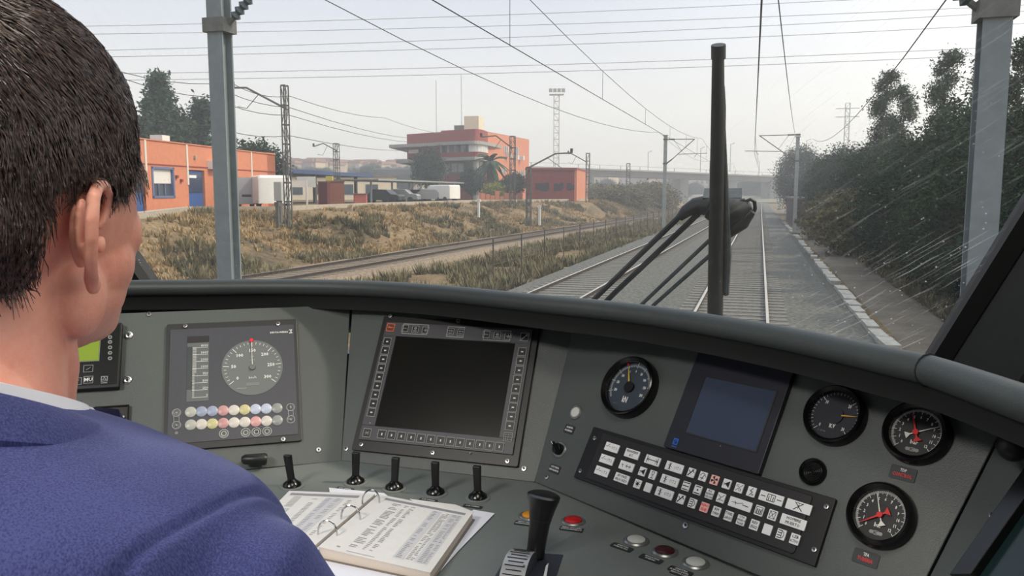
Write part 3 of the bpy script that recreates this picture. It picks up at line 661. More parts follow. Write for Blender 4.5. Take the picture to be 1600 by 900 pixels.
# orange side: same render, sunlit, facing the line; red faces carry shade in colour
pr(M(),offs(FPm[:],1.2)[:10]+[c4+(c5-c4)*.35,back0],zS1b,zS1).build('upper_slab',CONC,off)
pr(M(),[c0+Vector((-2.4,-1.5)),c1+Vector((0,-1.8)),back0,bl+Vector((-2,2))],zS1b-.1,zS1-.1).build('upper_slab',CONC,off)
ins=offs(FPm,-.5); pr(M(),ins,zW,zS1b).build('window_band',GLS,off)
for i in range(1,9):
    a=curve[i]; b=curve[min(i+1,9)] if i<9 else curve[9]
    for f in (0,.5):
        p=a.lerp(b,f); M().cbox(p.x,p.y,(zW+zS1b)/2,.3,.3,zS1b-zW).build('mullion',WHT,off)
for i in range(5):
    p=c1.lerp(c2,i/4); M().cbox(p.x,p.y,(zW+zS1b)/2,.22,.22,zS1b-zW).build('mullion',CONC,off)
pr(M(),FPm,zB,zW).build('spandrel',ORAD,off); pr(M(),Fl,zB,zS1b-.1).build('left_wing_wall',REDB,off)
p0=c0.lerp(c1,.05); p1=c0.lerp(c1,.35)
m=M(); m.prism([(p0.x,p0.y-.15),(p1.x,p1.y-.15),(p1.x,p1.y+.3),(p0.x,p0.y+.3)],zW+.1,zS1b-.4); m.build('window',SHUT,off)
pr(M(),offs(FPm,1.0)[:10]+[c4+(c5-c4)*.2,back0],zBb,zB).build('lower_slab',CONC,off)
pr(M(),[c0+Vector((-1.4,-1.2)),c1+Vector((0,-1.6)),back0,bl+Vector((-1,2))],zBb-.15,zB-.15).build('lower_slab',CONC,off)
pr(M(),offs(FPm,-1.6)[:10]+[c4+(c5-c4)*.3,back0],zz(285,124),zBb).build('recessed_glazing',pm('dark_lobby_glass',(60,64,66),.2,0,.3,.7),off)
pr(M(),offs(FPm,-1.2)[:10]+[c4+(c5-c4)*.3,back0],zG,zz(272,124)).build('ground_wall',REDB,off)
for i,f in enumerate((.15,.4,.62)):
    p=c1.lerp(c2,f)+Vector((0,.8)); M().cbox(p.x,p.y,zz(262,124),.9,.2,1.3).build('window',GALV,off)
M().cyl(.45,zG,zBb,(curve[3].x,curve[3].y+.2),16).build('column',CONC,off)
for p in (c0+Vector((.6,.3)),): M().cbox(p.x,p.y,(zG+zBb)/2,.3,.3,zBb-zG).build('column',CONC,off)
# sunlit side wall
d_=(c5-c4).normalized(); nrm_=Vector((d_.y,-d_.x)); Ls=(c5-c4).length
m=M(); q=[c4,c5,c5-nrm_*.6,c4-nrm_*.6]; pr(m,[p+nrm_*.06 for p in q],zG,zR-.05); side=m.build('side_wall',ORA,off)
for f,z0,z1 in ((.40,228,238),(.66,230,244),(.34,262,270),(.62,266,276),(.8,266,276),(.93,265,276)):
    a=c4+d_*(Ls*f-.8)+nrm_*.1; b=c4+d_*(Ls*f+.8)+nrm_*.1; dd=124+24*f
    wn=M(); wn.prism([(p.x,p.y) for p in (a,b,b-nrm_*.2,a-nrm_*.2)],D3(800,z1,dd).z,D3(800,z0,dd).z); wn=wn.build('window',GLS,off)
    mm=M(); a2=a+nrm_*.06;
    for g in (0,.5,1):
        c=a2.lerp(b+nrm_*.06,g); mm.cbox(c.x,c.y,(D3(800,z1,dd).z+D3(800,z0,dd).z)/2,.14,.14,D3(800,z0,dd).z-D3(800,z1,dd).z)
    mm.build('window_frame',WHT,wn)
for f,y in ((.42,241),(.6,246),(.74,247)):
    p=c4+d_*(Ls*f)+nrm_*.45; M().cbox(p.x,p.y,D3(800,y,124+24*f).z,.9,.7,.7).build('cooling_unit',SHUT,off)
p=pl(741,130); M().cbox(p.x,p.y,zR+1.2,2.4,2.4,2.5).build('roof_tower',pm('cream_render',(208,198,170),.9),off); M().cbox(p.x-2,p.y,zR+.5,2,1.6,1.2).build('roof_box',CONCD,off)
for px,y in ((683,128),(722,120)):
    p=pl(px,130); M().tube([(p.x,p.y,zR-.3),(p.x,p.y,D3(px,y,130).z)],.05,4).build('antenna',GALV,off)
# greenery at the office
for (px,ty,d,kd,lb) in ((670,230,118,'round','tall dark tree in front of the left part of the curved office'),(738,262,116,'round','dark green tree at the corner under the office slabs'),(803,268,112,'round','grey green tree right of the palm'),(783,280,110,'round','low bush between palm and grey green tree')):
    Q=D3(px,ty,d); s_=(Q.z-1.7)/5.6; tree('garden_tree',kd,Q.x,Q.y,1.7,s_*(.72 if px==670 else 1),lb,trunk=2.4,rz=px,sz=s_)
Q=D3(772,284,108); tree('garden_bush','yel',Q.x,Q.y,1.7,.75,'yellow green bush at the foot of the palm',trunk=.8,cat='bush')
Q=D3(767,300,112); Ht=D3(767,236,112).z-1.7
t=thing('palm_tree','palm tree with drooping fronds in front of the orange office wall','palm',loc=(Q.x,Q.y,1.6))
m=M(); m.tube([(0,0,-.2),(.1,0,Ht*.3),(.05,.1,Ht*.6),(0,0,Ht*.78)],[.75,.7,.62,.5],12); m.build('trunk',BARK,t,True)
rp_=random.Random(3); fm=M()
for i in range(46):
    a=rp_.uniform(0,2*PI); el=rp_.uniform(-.9,1.2); Lf=2.6; pts=[]
    for k in range(6):
        s_=k/5; r_=Lf*s_*math.cos(el*(1-.3*s_)); pts.append(Vector((r_*math.cos(a),r_*math.sin(a),Ht*.8+Lf*s_*math.sin(el)-1.4*s_*s_)))
    for k in range(5):
        d2=(pts[k+1]-pts[k]).normalized(); sd2=d2.cross(Vector((0,0,1))).normalized() if abs(d2.z)<.99 else Vector((1,0,0))
        w0=.32*math.sin(PI*(k+.2)/5.4)+.04; w1=.32*math.sin(PI*(k+1.1)/5.4)+.03
        for s3 in (-1,1): fm.add([pts[k],pts[k+1],pts[k+1]+sd2*w1*s3-Vector((0,0,.15)),pts[k]+sd2*w0*s3-Vector((0,0,.12))],[(0,1,2,3)])
fr_=fm.build('frond',LEAFP,t); fr_['kind']='stuff'
# low garden wall segments in front
gp=pl(755,104); 
t=thing('garden_wall','broken salmon coloured low wall below the palm','wall',loc=(gp.x,gp.y,1.6),rz=YAW+.3); rs_=random.Random(9)
for i in range(9): 
    h_=rs_.uniform(.7,1.5); M().box(i*.62-.3,i*.62+.24,-.1,.15,0,h_).build('wall_piece',ORA,t)
# low building: dark red puts shade into the walls' colour
a=pl(822,96); b=pl(900,95); c=pl(917,110); dd=pl(840,116)
t=thing('low_red_building','low windowless building with an orange end wall, shaded walls coloured dark red','building',loc=(0,0,0)); zt_=D3(860,266,96).z
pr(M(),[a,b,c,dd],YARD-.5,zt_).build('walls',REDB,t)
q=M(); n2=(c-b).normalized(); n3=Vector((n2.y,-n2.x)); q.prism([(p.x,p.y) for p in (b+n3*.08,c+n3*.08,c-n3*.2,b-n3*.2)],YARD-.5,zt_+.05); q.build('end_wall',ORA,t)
pr(M(),offs([a,b,c,dd],.25),zt_,zt_+.25).build('coping',ORAD,t)
q=M(); rs_=random.Random(2); dirn=(b-a).normalized(); nb=Vector((dirn.y,-dirn.x))
for i in range(34):
    f=.12+.78*rs_.random() if i>3 else .5; 
    if .42<(f)<.55: continue
    p=a.lerp(b,f)+nb*.05; q.prism([(p.x,p.y),(p.x+dirn.x*.4,p.y+dirn.y*.4),(p.x+dirn.x*.4+nb.x*.01,p.y+dirn.y*.4+nb.y*.01),(p.x+nb.x*.01,p.y+nb.y*.01)],2.9+rs_.uniform(0,.3),3.6+rs_.uniform(0,.35))
q.build('graffiti',pm('graffiti_dark',(58,44,46),.8),t)
# small white marker posts
for (px,ty,by,d,lb) in ((748,311,332,60,'small white marker post on the bank edge below the office'),(843,321,345,64,'small white concrete post on the bank below the low red building'),(434,316,345,41,'short dark pipe post beside the trackside cabinet')):
    P=D3(px,by,d); H=(by-ty)/FPX*d; t=thing('marker_post',lb,'post',loc=(P.x,P.y,P.z)); M().cbox(0,0,H/2-.2,.16,.12,H+.3).build('post',WF if 'white' in lb else GALVD,t); M().cbox(0,0,H-.1,.24,.16,.2).build('head',WF if 'white' in lb else GALVD,t)
# ============================================================= VIADUCT AND FAR TOWN
va=thing('viaduct','long concrete road viaduct crossing the whole line in the distance','bridge',loc=(0,0,0)); VC=pm('viaduct_concrete',(104,104,100),.9,0,.08,.3)
Pv=[(560,263,240),(700,261,210),(830,259,180),(1000,265,205),(1230,275,250),(1330,281,275)]
top=[D3(*q) for q in Pv]
dv=Vector((top[-1].x-top[0].x,top[-1].y-top[0].y,0)).normalized(); nv=Vector((-dv.y,dv.x,0))*9
def off3(p,n,z): return (p.x+n.x,p.y+n.y,p.z+z)
Z0=Vector((0,0,0))
m=M(); m.loft([[off3(p,Z0,-.45),off3(p,Z0,-.1),off3(p,nv,-.1),off3(p,nv,-.45)] for p in top]); m.build('deck_edge',pm('viaduct_light',(136,134,128),.9),va)
m=M(); m.loft([[off3(p,nv*.12,-1.9),off3(p,nv*.05,-.45),off3(p,nv*.95,-.45),off3(p,nv*.88,-1.9)] for p in top]); m.build('girder',VC,va)
m=M(); m.loft([[off3(p,Z0,.7),off3(p,Z0,.78),off3(p,nv*.01,.78),off3(p,nv*.01,.7)] for p in top]); m.build('parapet_rail',GALV,va)
for px,d in ((845,152),(905,160),(925,168),(1074,203),(1150,215),(1215,232)):
    g=0
    for (q,w_) in zip(Pv,Pv[1:]):
        if q[0]<=px<=w_[0]: f=(px-q[0])/(w_[0]-q[0]); g=q[1]+(w_[1]-q[1])*f; dd=1/((1-f)/q[2]+f/w_[2])
    p=D3(px,g,dd)
    m=M(); m.prism([(p.x+nv.x*.2-1.1,p.y+nv.y*.2),(p.x+nv.x*.2+1.1,p.y+nv.y*.2),(p.x+nv.x*.8+1.1,p.y+nv.y*.8),(p.x+nv.x*.8-1.1,p.y+nv.y*.8)],-.5,p.z-1.85); m.build('pier',CONC,va)
for i in range(26):
    f=i/25; k=f*(len(top)-1); j=min(int(k),len(top)-2); p=top[j].lerp(top[j+1],k-j); M().cbox(p.x,p.y,p.z+.3,.12,.12,.9).build('baluster_post',GALV,va)
for i,px in enumerate((1010,1093,1140,1260)):
    p=D3(px,262,210); t=thing('road_lamp','faint lamp post standing on the far viaduct','lamp post',loc=(p.x,p.y+3,p.z-1),group='lamp posts on the viaduct'); M().tube([(0,0,0),(0,0,5+i),(1,0,5.4+i)],.09,5).build('pole',GALV,t)
# far hills with houses and trees (town haze line)
TOWN=[pm('far_house_a',(176,158,138),.9),pm('far_house_b',(196,178,152),.9),pm('far_house_c',(150,132,120),.9)]; ROOFM=pm('far_roof',(148,112,94),.9)
rt=random.Random(21)
m=M(); 
for i in range(30):
    x0_=-330+i*16; 
hill=M(); rows=[]
for j,yy in enumerate((240,300,380,470)):
    rows.append([(x,yy+x*-.25,[0,4,8,9][j]*(1.2 if x<-90 else .55)*(1+.3*math.sin(x*.03))) for x in range(-420,260,20)])
hill.loft(rows,close=False); hill.f=[f[::-1] for f in hill.f]; struct('ground',hill,pm('far_hill',(104,104,84),.95,0,c2=(132,124,100),vs=.03))
for i in range(46):
    px=(395+i*7.8) if i<34 else (850+(i-34)*31); d=(262 if i%2 else 300)+i*2.0; top_=(rt.uniform(251,262) if px<650 else rt.uniform(272,286)); p=D3(px,top_,d); W_=rt.uniform(6,11) if i%2 else rt.uniform(9,14); zb=p.z-rt.uniform(5,8)
    t=thing('distant_house','small pale block of the distant town on the left horizon' if px<650 else 'small pale block seen under the viaduct','house',loc=(p.x,p.y,min(zb,6)),rz=rt.uniform(-.4,.6),group='houses of the distant town' if px<650 else 'blocks seen under the viaduct')
    H=p.z-min(zb,6); M().box(-W_/2,W_/2,-4,4,-4,H).build('walls',rt.choice(TOWN),t); M().box(-W_/2-.4,W_/2+.4,-4.4,4.4,H,H+.9).build('roof',ROOFM,t)
    mm=M()
    for k in range(int(W_/2.5)):
        for z in (H-2,H-4.6): mm.box(-W_/2+1+k*2.5,-W_/2+2.2+k*2.5,-4.06,-3.9,z-1,z+.3)
    mm.build('windows',GLS,t,kind='stuff')
for i in range(60):
    px=rt.uniform(380,655) if i<26 else rt.uniform(840,1245); d=rt.uniform(262,330) if px>800 else rt.uniform(230,300); yb=rt.uniform(255,268) if px<800 else rt.uniform(280,292); p=D3(px,yb,d)
    s_=1.25 if px<800 else 1.5; tree('distant_tree','dense2',p.x,p.y,p.z-5.8*s_ if px<800 else -.3,s_,'distant dark tree on the left horizon' if px<800 else 'distant tree in the haze under the viaduct','trees on the left horizon' if px<800 else 'trees in the haze under the viaduct',trunk=2,rz=i,sz=None if px<800 else max(.3,(p.z+.3)/5.8))
P=Vector((2.95,84,0)); t=thing('retaining_wall','dark brown block wall beside the path just left of the distant oval tree','wall',loc=(P.x,P.y,-.3)); M().box(0,1.5,-4,16,0,2.5).build('wall_block',pm('dark_brown_wall',(72,58,54),.9,0,.2,1),t)
M().box(-.1,1.6,-4.1,16.1,2.5,2.65).build('coping',CONCD,t)
for i in range(34):
    px=rt.uniform(925,1035) if i<20 else rt.uniform(1122,1186); d=rt.uniform(115,165); yb=rt.uniform(284,297); p=D3(px,yb,d)
    if abs(p.x+.58)<2.6 or abs(p.x+4.2)<2.6: continue
    s_=max(.5,(p.z+.3)/2.4); tree('far_bush','bush',p.x,p.y,-.3,s_*1.3,'brownish bush standing in front of the viaduct','bushes in front of the viaduct',trunk=1,rz=i,cat='bush',sz=s_)
# ============================================================= HAZE
hz=M(); hz.box(-300,220,14,430,-2,34); 
hm=bpy.data.materials.new('valley_haze'); hm.use_nodes=True; t_=hm.node_tree; t_.nodes.remove(t_.nodes['Principled BSDF']); vs_=t_.nodes.new('ShaderNodeVolumeScatter'); vs_.inputs['Color'].default_value=(.93,.95,1,1); vs_.inputs['Density'].default_value=.0021; vs_.inputs['Anisotropy'].default_value=.35; t_.links.new(vs_.outputs[0],t_.nodes['Material Output'].inputs['Volume'])
HAZE=hz.build('haze',hm); tag(HAZE,'thin pale haze filling the valley','haze',kind='stuff')
# ============================================================= THE CAB SHELL
FZ=1.62; CEIL=3.72; XR=.90; XL=-2.02
CAB=pm('cab_grey',(92,96,96),.7,0,.05,60,.1,300); CABD=pm('cab_dark_trim',(54,57,59),.6,0,.06,60,.15,400); RUB=pm('black_rubber',(16,17,18),.7)
struct('floor',M().box(XL,XR,-1.3,1.9,FZ-.08,FZ),pm('cab_floor',(52,54,56),.8,0,.1,60))
struct('ceiling',M().box(XL,XR,-1.3,1.22,CEIL,CEIL+.06),CAB)
struct('wall_back',M().box(XL,XR,-1.36,-1.3,FZ,CEIL),CAB)
for nm,x,s_ in (('wall_right',XR,1),('wall_left',XL,-1)):
    m=M(); a,b=(x,x+.06) if s_>0 else (x-.06,x)
    wb=2.62; wt=3.5; y0,y1=(-1.15,.95)
    m.box(a,b,-1.36,1.9,FZ-.08,wb); m.box(a,b,-1.36,1.5,wt,CEIL+.06); m.box(a,b,-1.36,y0,wb,wt); m.box(a,b,y1,1.30,wb,wt)
    struct(nm,m,CAB)
    g=M(); g.box((a+b)/2-.003,(a+b)/2+.003,y0,y1,wb,wt); 
    struct('window_2' if s_>0 else 'window_3',g,glassy('side_glass',.03))
# windscreen
def wsy(z): return 1.75-(z-2.6)*.45
WB,WT=2.42,3.68
def wxr(z): return .37+(z-2.6)*.36
def wxl(z): return -1.49-(z-2.6)*.36
g=M(); nz=12; nxx=12
def wp(f,z,o=0): 
    x=wxl(z)+(wxr(z)-wxl(z))*f; return (x,wsy(z)+.05*(1-(2*f-1)**2)+o,z)
for s_ in (0,.008):
    pass
fr=[[wp(i/nxx,WB+(WT-WB)*j/nz) for i in range(nxx+1)] for j in range(nz+1)]; g.loft(fr,close=False)
def dirty_glass():
    m=bpy.data.materials.new('dirty_windscreen'); m.use_nodes=True; t=m.node_tree; t.nodes.remove(t.nodes['Principled BSDF']); out=t.nodes['Material Output']; A=t.nodes.new; K=t.links.new
    co=A('ShaderNodeTexCoord'); O=co.outputs['Object']
    tr=A('ShaderNodeBsdfTransparent'); tr.inputs[0].default_value=(.97,.985,.98,1); df=A('ShaderNodeBsdfDiffuse'); df.inputs[0].default_value=(.72,.74,.74,1)
    tl=A('ShaderNodeBsdfTranslucent'); tl.inputs[0].default_value=(.72,.74,.74,1); dirt=A('ShaderNodeMixShader'); dirt.inputs[0].default_value=.6; K(df.outputs[0],dirt.inputs[1]); K(tl.outputs[0],dirt.inputs[2])
    sx=A('ShaderNodeSeparateXYZ'); K(O,sx.inputs[0])
    # more dirt low down and to the right where the wiper does not reach
    def mrange(src,a,b,c,d):
        r=A('ShaderNodeMapRange'); K(src,r.inputs[0]); r.inputs[1].default_value=a; r.inputs[2].default_value=b; r.inputs[3].default_value=c; r.inputs[4].default_value=d; return r.outputs[0]
    def mul(a,b):
        r=A('ShaderNodeMath'); r.operation='MULTIPLY'; 
        for i,q in enumerate((a,b)):
            if isinstance(q,float): r.inputs[i].default_value=q
            else: K(q,r.inputs[i])
        return r.outputs[0]
    def add(a,b):
        r=A('ShaderNodeMath'); r.operation='ADD'
        for i,q in enumerate((a,b)):
            if isinstance(q,float): r.inputs[i].default_value=q
            else: K(q,r.inputs[i])
        return r.outputs[0]
    low=mrange(sx.outputs['Z'],3.05,2.72,0,1); rgt=mrange(sx.outputs['X'],-.15,.25,0,1); lft=mrange(sx.outputs['X'],-1.0,-1.4,0,1); rl=A('ShaderNodeMath'); rl.operation='MAXIMUM'; K(rgt,rl.inputs[0]); K(lft,rl.inputs[1])
    n1=A('ShaderNodeTexNoise'); n1.inputs['Scale'].default_value=3; n1.inputs['Detail'].default_value=5; K(O,n1.inputs[0])
    base=mul(mrange(n1.outputs[0],.3,.7,.016,.05),1.0)
    # long slanting streaks
    mp0=A('ShaderNodeMapping'); mp0.inputs['Rotation'].default_value=(0,R(36),0); K(O,mp0.inputs[0]); mp1=A('ShaderNodeMapping'); mp1.inputs['Rotation'].default_value=(0,R(-38),0); K(O,mp1.inputs[0]); mv_=A('ShaderNodeMix'); mv_.data_type='VECTOR'; K(lft,mv_.inputs['Factor']); K(mp0.outputs[0],mv_.inputs[4]); K(mp1.outputs[0],mv_.inputs[5]); wn_=A('ShaderNodeTexNoise'); wn_.inputs['Scale'].default_value=4; K(O,wn_.inputs[0]); va_=A('ShaderNodeVectorMath'); va_.operation='MULTIPLY_ADD'; K(wn_.outputs['Color'],va_.inputs[0]); va_.inputs[1].default_value=(.03,.03,.03); K(mv_.outputs[1],va_.inputs[2]); mp=A('ShaderNodeMapping'); mp.inputs['Scale'].default_value=(7,3,260); K(va_.outputs[0],mp.inputs[0])
    n2=A('ShaderNodeTexNoise'); n2.inputs['Scale'].default_value=1; n2.inputs['Detail'].default_value=2; K(mp.outputs[0],n2.inputs[0])
    st=mul(mul(mrange(n2.outputs[0],.60,.74,0,.30),rl.outputs[0]),add(mul(low,.7),.3))
    # splash dots
    vo=A('ShaderNodeTexVoronoi'); vo.inputs['Scale'].default_value=80; vo.inputs['Randomness'].default_value=1; K(O,vo.inputs[0])
    n3=A('ShaderNodeTexNoise'); n3.inputs['Scale'].default_value=40; K(O,n3.inputs[0])
    dd=mul(mul(mrange(vo.outputs['Distance'],.17,.08,0,.6),mrange(n3.outputs[0],.47,.56,0,1)),add(mul(rl.outputs[0],.8),.08)); dd=mul(dd,add(mul(low,.9),.1))
    tot=add(add(base,st),dd); cl=A('ShaderNodeClamp'); K(tot,cl.inputs[0])
    mx=A('ShaderNodeMixShader'); K(cl.outputs[0],mx.inputs[0]); K(tr.outputs[0],mx.inputs[1]); K(dirt.outputs[0],mx.inputs[2])
    gl_=A('ShaderNodeBsdfGlossy'); gl_.inputs['Roughness'].default_value=.02; f=A('ShaderNodeFresnel'); f.inputs[0].default_value=1.2; m2=A('ShaderNodeMixShader'); K(f.outputs[0],m2.inputs[0]); K(mx.outputs[0],m2.inputs[1]); K(gl_.outputs[0],m2.inputs[2]); K(m2.outputs[0],out.inputs[0]); return m
struct('window_1',g,dirty_glass(),smooth=True)
# gasket and pillars
def strip(pa,pb,wd,n,name,mat,th=.03,inward=-1):
    pass
for s_,fx_ in ((1,wxr),(-1,wxl)):
    m=M(); rings=[]
    for j in range(9):
        z=WB+(WT-WB)*j/8; x=fx_(z); y=wsy(z)
        rings.append([(x-s_*.012,y-.035,z),(x+s_*.022,y-.04,z),(x+s_*.022,y+.03,z),(x-s_*.012,y+.03,z)])
    m.loft(rings); struct('trim_3',m,RUB)
    m=M(); rings=[]; XX=XR if s_>0 else XL
    for j in range(9):
        z=WB+(WT-WB)*j/8; x=fx_(z); y=wsy(z)
        rings.append([(x+s_*.018,y-.03,z),(x+s_*.13,y-.10,z),(XX,1.30,z),(XX+s_*.06,1.34,z),(x+s_*.15,y-.02,z),(x+s_*.018,y+.02,z)])
    m.loft(rings); struct('trim_4' if s_>0 else 'trim_5',m,CABD)
    m=M(); m.tube([(fx_(z)+s_*.14,wsy(z)-.115,z) for z in (WB,2.8,3.2,WT)],.012,8); struct('trim_6',m,RUB)
# header above and wall below the windscreen
m=M(); m.box(XL,XR,wsy(WT)-.05,wsy(WT)+.09,WT,CEIL+.06); struct('wall_front',m,CAB)
m=M(); m.box(XL,XR,1.86,1.92,FZ-.08,2.44); struct('wall_front_lower',m,CABD)
# ============================================================= WIPER (outside the glass)
wi=thing('windscreen_wiper','black upright wiper blade with its twin arms outside the windscreen','wiper',loc=(0,0,0)); WB_=pm('wiper_black',(22,24,25),.55,0,.1,60); WB2=pm('wiper_wash_grey',(52,60,62),.7,0,.3,40)
def wq(px,py,o=.05):
    # point on the windscreen plane pushed out by o
    r=ray(px,py); n=Vector((0,1,.45)); p=Vector((0,1.75+.05+o,2.6)); return EYE+r*((p-EYE).dot(n)/r.dot(n))
pts=[wq(1122,78),wq(1121.5,200),wq(1120,320),wq(1117.5,480),wq(1116,560)]
m=M(); m.tube(pts,[.011,.0135,.0155,.017,.017],12); m.build('blade',WB_,wi,True)
m=M(); m.tube([wq(1122.5,70,.05),wq(1122.5,92,.05)],.0135,10); m.build('blade_end',WB_,wi,True)
m=M(); m.tube([wq(1131,135,.055),wq(1131,168,.055),wq(1131.5,200,.055),wq(1134,300,.055),wq(1137,400,.055),wq(1134,460,.055)],[.002,.004,.003,.006,.008,.007],8); m.build('spray_tube',WB2,wi,True)
for a in ((1069,331,937,459),(1092,333,963,455)):
    m=M(); m.tube([wq(a[0],a[1],.1),wq(a[2],a[3],.09),wq(a[2]-60,a[3]+60,.08)],.0065,8); m.build('arm',WB_,wi,True)
for a in ((1112,372,1000,478),(1125,385,1022,476)):  # grey rods modelled as the arms' dimmer reflection in the glass
    m=M(); m.tube([wq(a[0],a[1],.06),wq(a[2],a[3],.06),wq(a[2]-45,a[3]+45,.06)],.0045,8); m.build('arm_reflection',WB2,wi,True)
m=M(); m.tube([wq(1062,340,.1),wq(1072,330,.1),wq(1086,322,.11),wq(1100,321,.11),wq(1114,322,.1)],[.009,.014,.018,.021,.020],12); m.build('arm_joint',WB_,wi,True)
m=M(); m.tube([wq(1089,311,.11),wq(1089,322,.11)],.009,10); m.build('joint_nut',WB2,wi,True)
m=M()
a=wq(1098,309,.10); b=wq(1158,309,.10); c=wq(1158,330,.10); d=wq(1098,330,.10); n=Vector((0,.05,.02)); m.loft([[a,b,c,d],[a+n,b+n,c+n,d+n]]); m.build('yoke_plate',WB2,wi)
m=M(); m.tube([wq(1106,326,.09),wq(1124,332,.09),wq(1142,332,.09),wq(1160,326,.09),wq(1172,320,.09)],[.020,.030,.032,.024,.010],14); m.build('hub',WB_,wi,True)
m=M(); m.tube([wq(1120,352,.08),wq(1140,358,.08),wq(1160,346,.08),wq(1176,330,.08)],[.014,.019,.017,.007],12); m.build('hub_cover',WB_,wi,True)
m=M(); m.tube([wq(1164,326,.09),wq(1166,314,.09),wq(1173,311.5,.09),wq(1179,315,.09),wq(1180,326,.09),wq(1174,340,.09),wq(1162,352,.09),wq(1146,362,.09)],.004,8); m.build('wash_hose',WB_,wi,True)
m=M(); m.tube([wq(1157,313,.09),wq(1164,313,.09)],.004,8); m.tube([wq(1150,330,.1),wq(1154,345,.1)],.003,6); m.build('hose_clip',WB2,wi,True)
# ============================================================= THE DRIVING DESK
desk=thing('driving_desk','dark grey faceted driving desk with a rounded hood rim filling the cab front','desk',loc=(0,0,0))
def slab(k,pts,name,mat,t=.018,h=0): 
    m=M(FR[k]); m.prism(pts,h-t,h); return m.build(name,mat,desk,bevel=.0012)
pan_l=slab('l',[(-.62,-.150),(.1405,-.1535),(.176,.150),(-.62,.150)],'left_panel',PANEL)
pan_m=slab('m',[(-.1725,-.143),(.181,-.1435),(.228,.152),(-.229,.152)],'centre_panel',PANEL)
pan_r=slab('r',[(-.3225,-.1585),(.268,-.166),(.3102,.0669),(.3165,.108),(.15,.150),(-.384,.150)],'right_panel',PANEL)
# side facet right of the right panel
e1=FR['r']@Vector((.3125,.0669,0)); e2=FR['r']@Vector((.2705,-.166,0)); ed=(e1-e2).normalized(); ns=Vector((-.82,-.40,.42)); ns=(ns-ed*ns.dot(ed)).normalized(); us=(Vector((0,0,1)).cross(ns)).normalized(); vs2=ns.cross(us)
FR['s']=Matrix(((us.x,vs2.x,ns.x,e2.x),(us.y,vs2.y,ns.y,e2.y),(us.z,vs2.z,ns.z,e2.z),(0,0,0,1)))
i_=FR['s'].inverted(); q2=i_@e2; q1=i_@(e2+ed*.275)
pan_s=slab('s',[(q2.x+.0005-.02*ed.dot(us)*0,q2.y),(q2.x+.45,q2.y),(q1.x+.45,q1.y),(q1.x,q1.y)],'side_panel',PANEL)
m=M(); m.prism([(-1.6,.70),(.34,.70),(.42,1.1),(.30,1.40),(-1.6,1.40)],2.345,2.3745); dt_=m.build('desktop',PANEL2,desk)
dt_.data.transform(Matrix.Translation((0,0,0)))
for v in dt_.data.vertices:
    if v.co.z>2.36:
        n=FR['d'].col[2].xyz; p=FR['d'].col[3].xyz; v.co.z=p.z-((v.co.x-p.x)*n.x+(v.co.y-p.y)*n.y)/n.z
m=M(); m.box(-1.55,-1.0,.74,1.7,FZ,2.35); m.build('left_pedestal',CABD,desk); m=M(); m.box(-.15,.28,.74,1.5,FZ,2.35); m.build('right_pedestal',CABD,desk); m=M(); m.box(-1.0,-.15,1.2,1.6,FZ,2.35); m.build('kick_panel',CABD,desk)
# hood rim
BR=[(-1.42,1.06),(-1.25,1.195)]+[tuple(Z3(x,y,2.687).xy) for x,y in ((215,437.5),(300,437),(400,436),(500,436.5),(600,439.5),(700,446),(835,459),(1000,475),(1200,505),(1400,544),(1465,558),(1600,600))]+[(.255,.70),(.275,.58),(.29,.40)]
def spl(pts,n=5):
    out=[]
    P=[Vector((*p,0)) for p in pts]; P=[2*P[0]-P[1]]+P+[2*P[-1]-P[-2]]
    for i in range(1,len(P)-2):
        for k in range(n):
            t=k/n; a,b,c,d=P[i-1:i+3]; out.append(.5*((2*b)+(c-a)*t+(2*a-5*b+4*c-d)*t*t+(3*b-a-3*c+d)*t**3))
    out.append(P[-2]); return out
S=spl(BR); rings=[]; und=[]; tp=[]
for i,p in enumerate(S):
    d=(S[min(i+1,len(S)-1)]-S[max(i-1,0)]).normalized(); nin=Vector((d.y,-d.x,0))   # towards the driver
    f=i/len(S); rx=.0155; rz_=.0150+.002*smooth01((f-.6)/.3); c=Vector((p.x,p.y,2.687-rz_))
    ring=[c+nin*rx*math.cos(a)+Vector((0,0,rz_*math.sin(a))) for a in [2*PI*k/16 for k in range(16)]]; rings.append([tuple(q) for q in ring])
    und.append((c,nin))
m=M(); m.loft(rings); rim=m.build('hood_rim',HOODM,desk,True,60)
# hood: skin going back over the desk, valance beneath
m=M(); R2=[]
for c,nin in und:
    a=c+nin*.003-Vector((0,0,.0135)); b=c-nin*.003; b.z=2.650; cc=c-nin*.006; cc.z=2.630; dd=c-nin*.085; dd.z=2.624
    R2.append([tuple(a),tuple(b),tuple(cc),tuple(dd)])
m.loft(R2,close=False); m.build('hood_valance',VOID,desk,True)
m=M(); R3=[]
for i,(c,nin) in enumerate(und):
    f=i/(len(und)-1); tx=wxl(2.5)+(wxr(2.5)-wxl(2.5))*f; ty=1.80+.04*(1-(2*f-1)**2)
    if f>.86: tx=.34+(f-.86)*3.5; ty=1.80-(f-.86)*3.0
    e_=Vector((tx,ty,2.50)); s0=c-nin*.008+Vector((0,0,.006)); R3.append([tuple(s0),tuple(s0.lerp(e_,.12)-Vector((0,0,.03))),tuple(s0.lerp(e_,.5)-Vector((0,0,.03))),tuple(e_)])
m.loft(R3,close=False); m.build('hood_top',HOODM,desk,True)
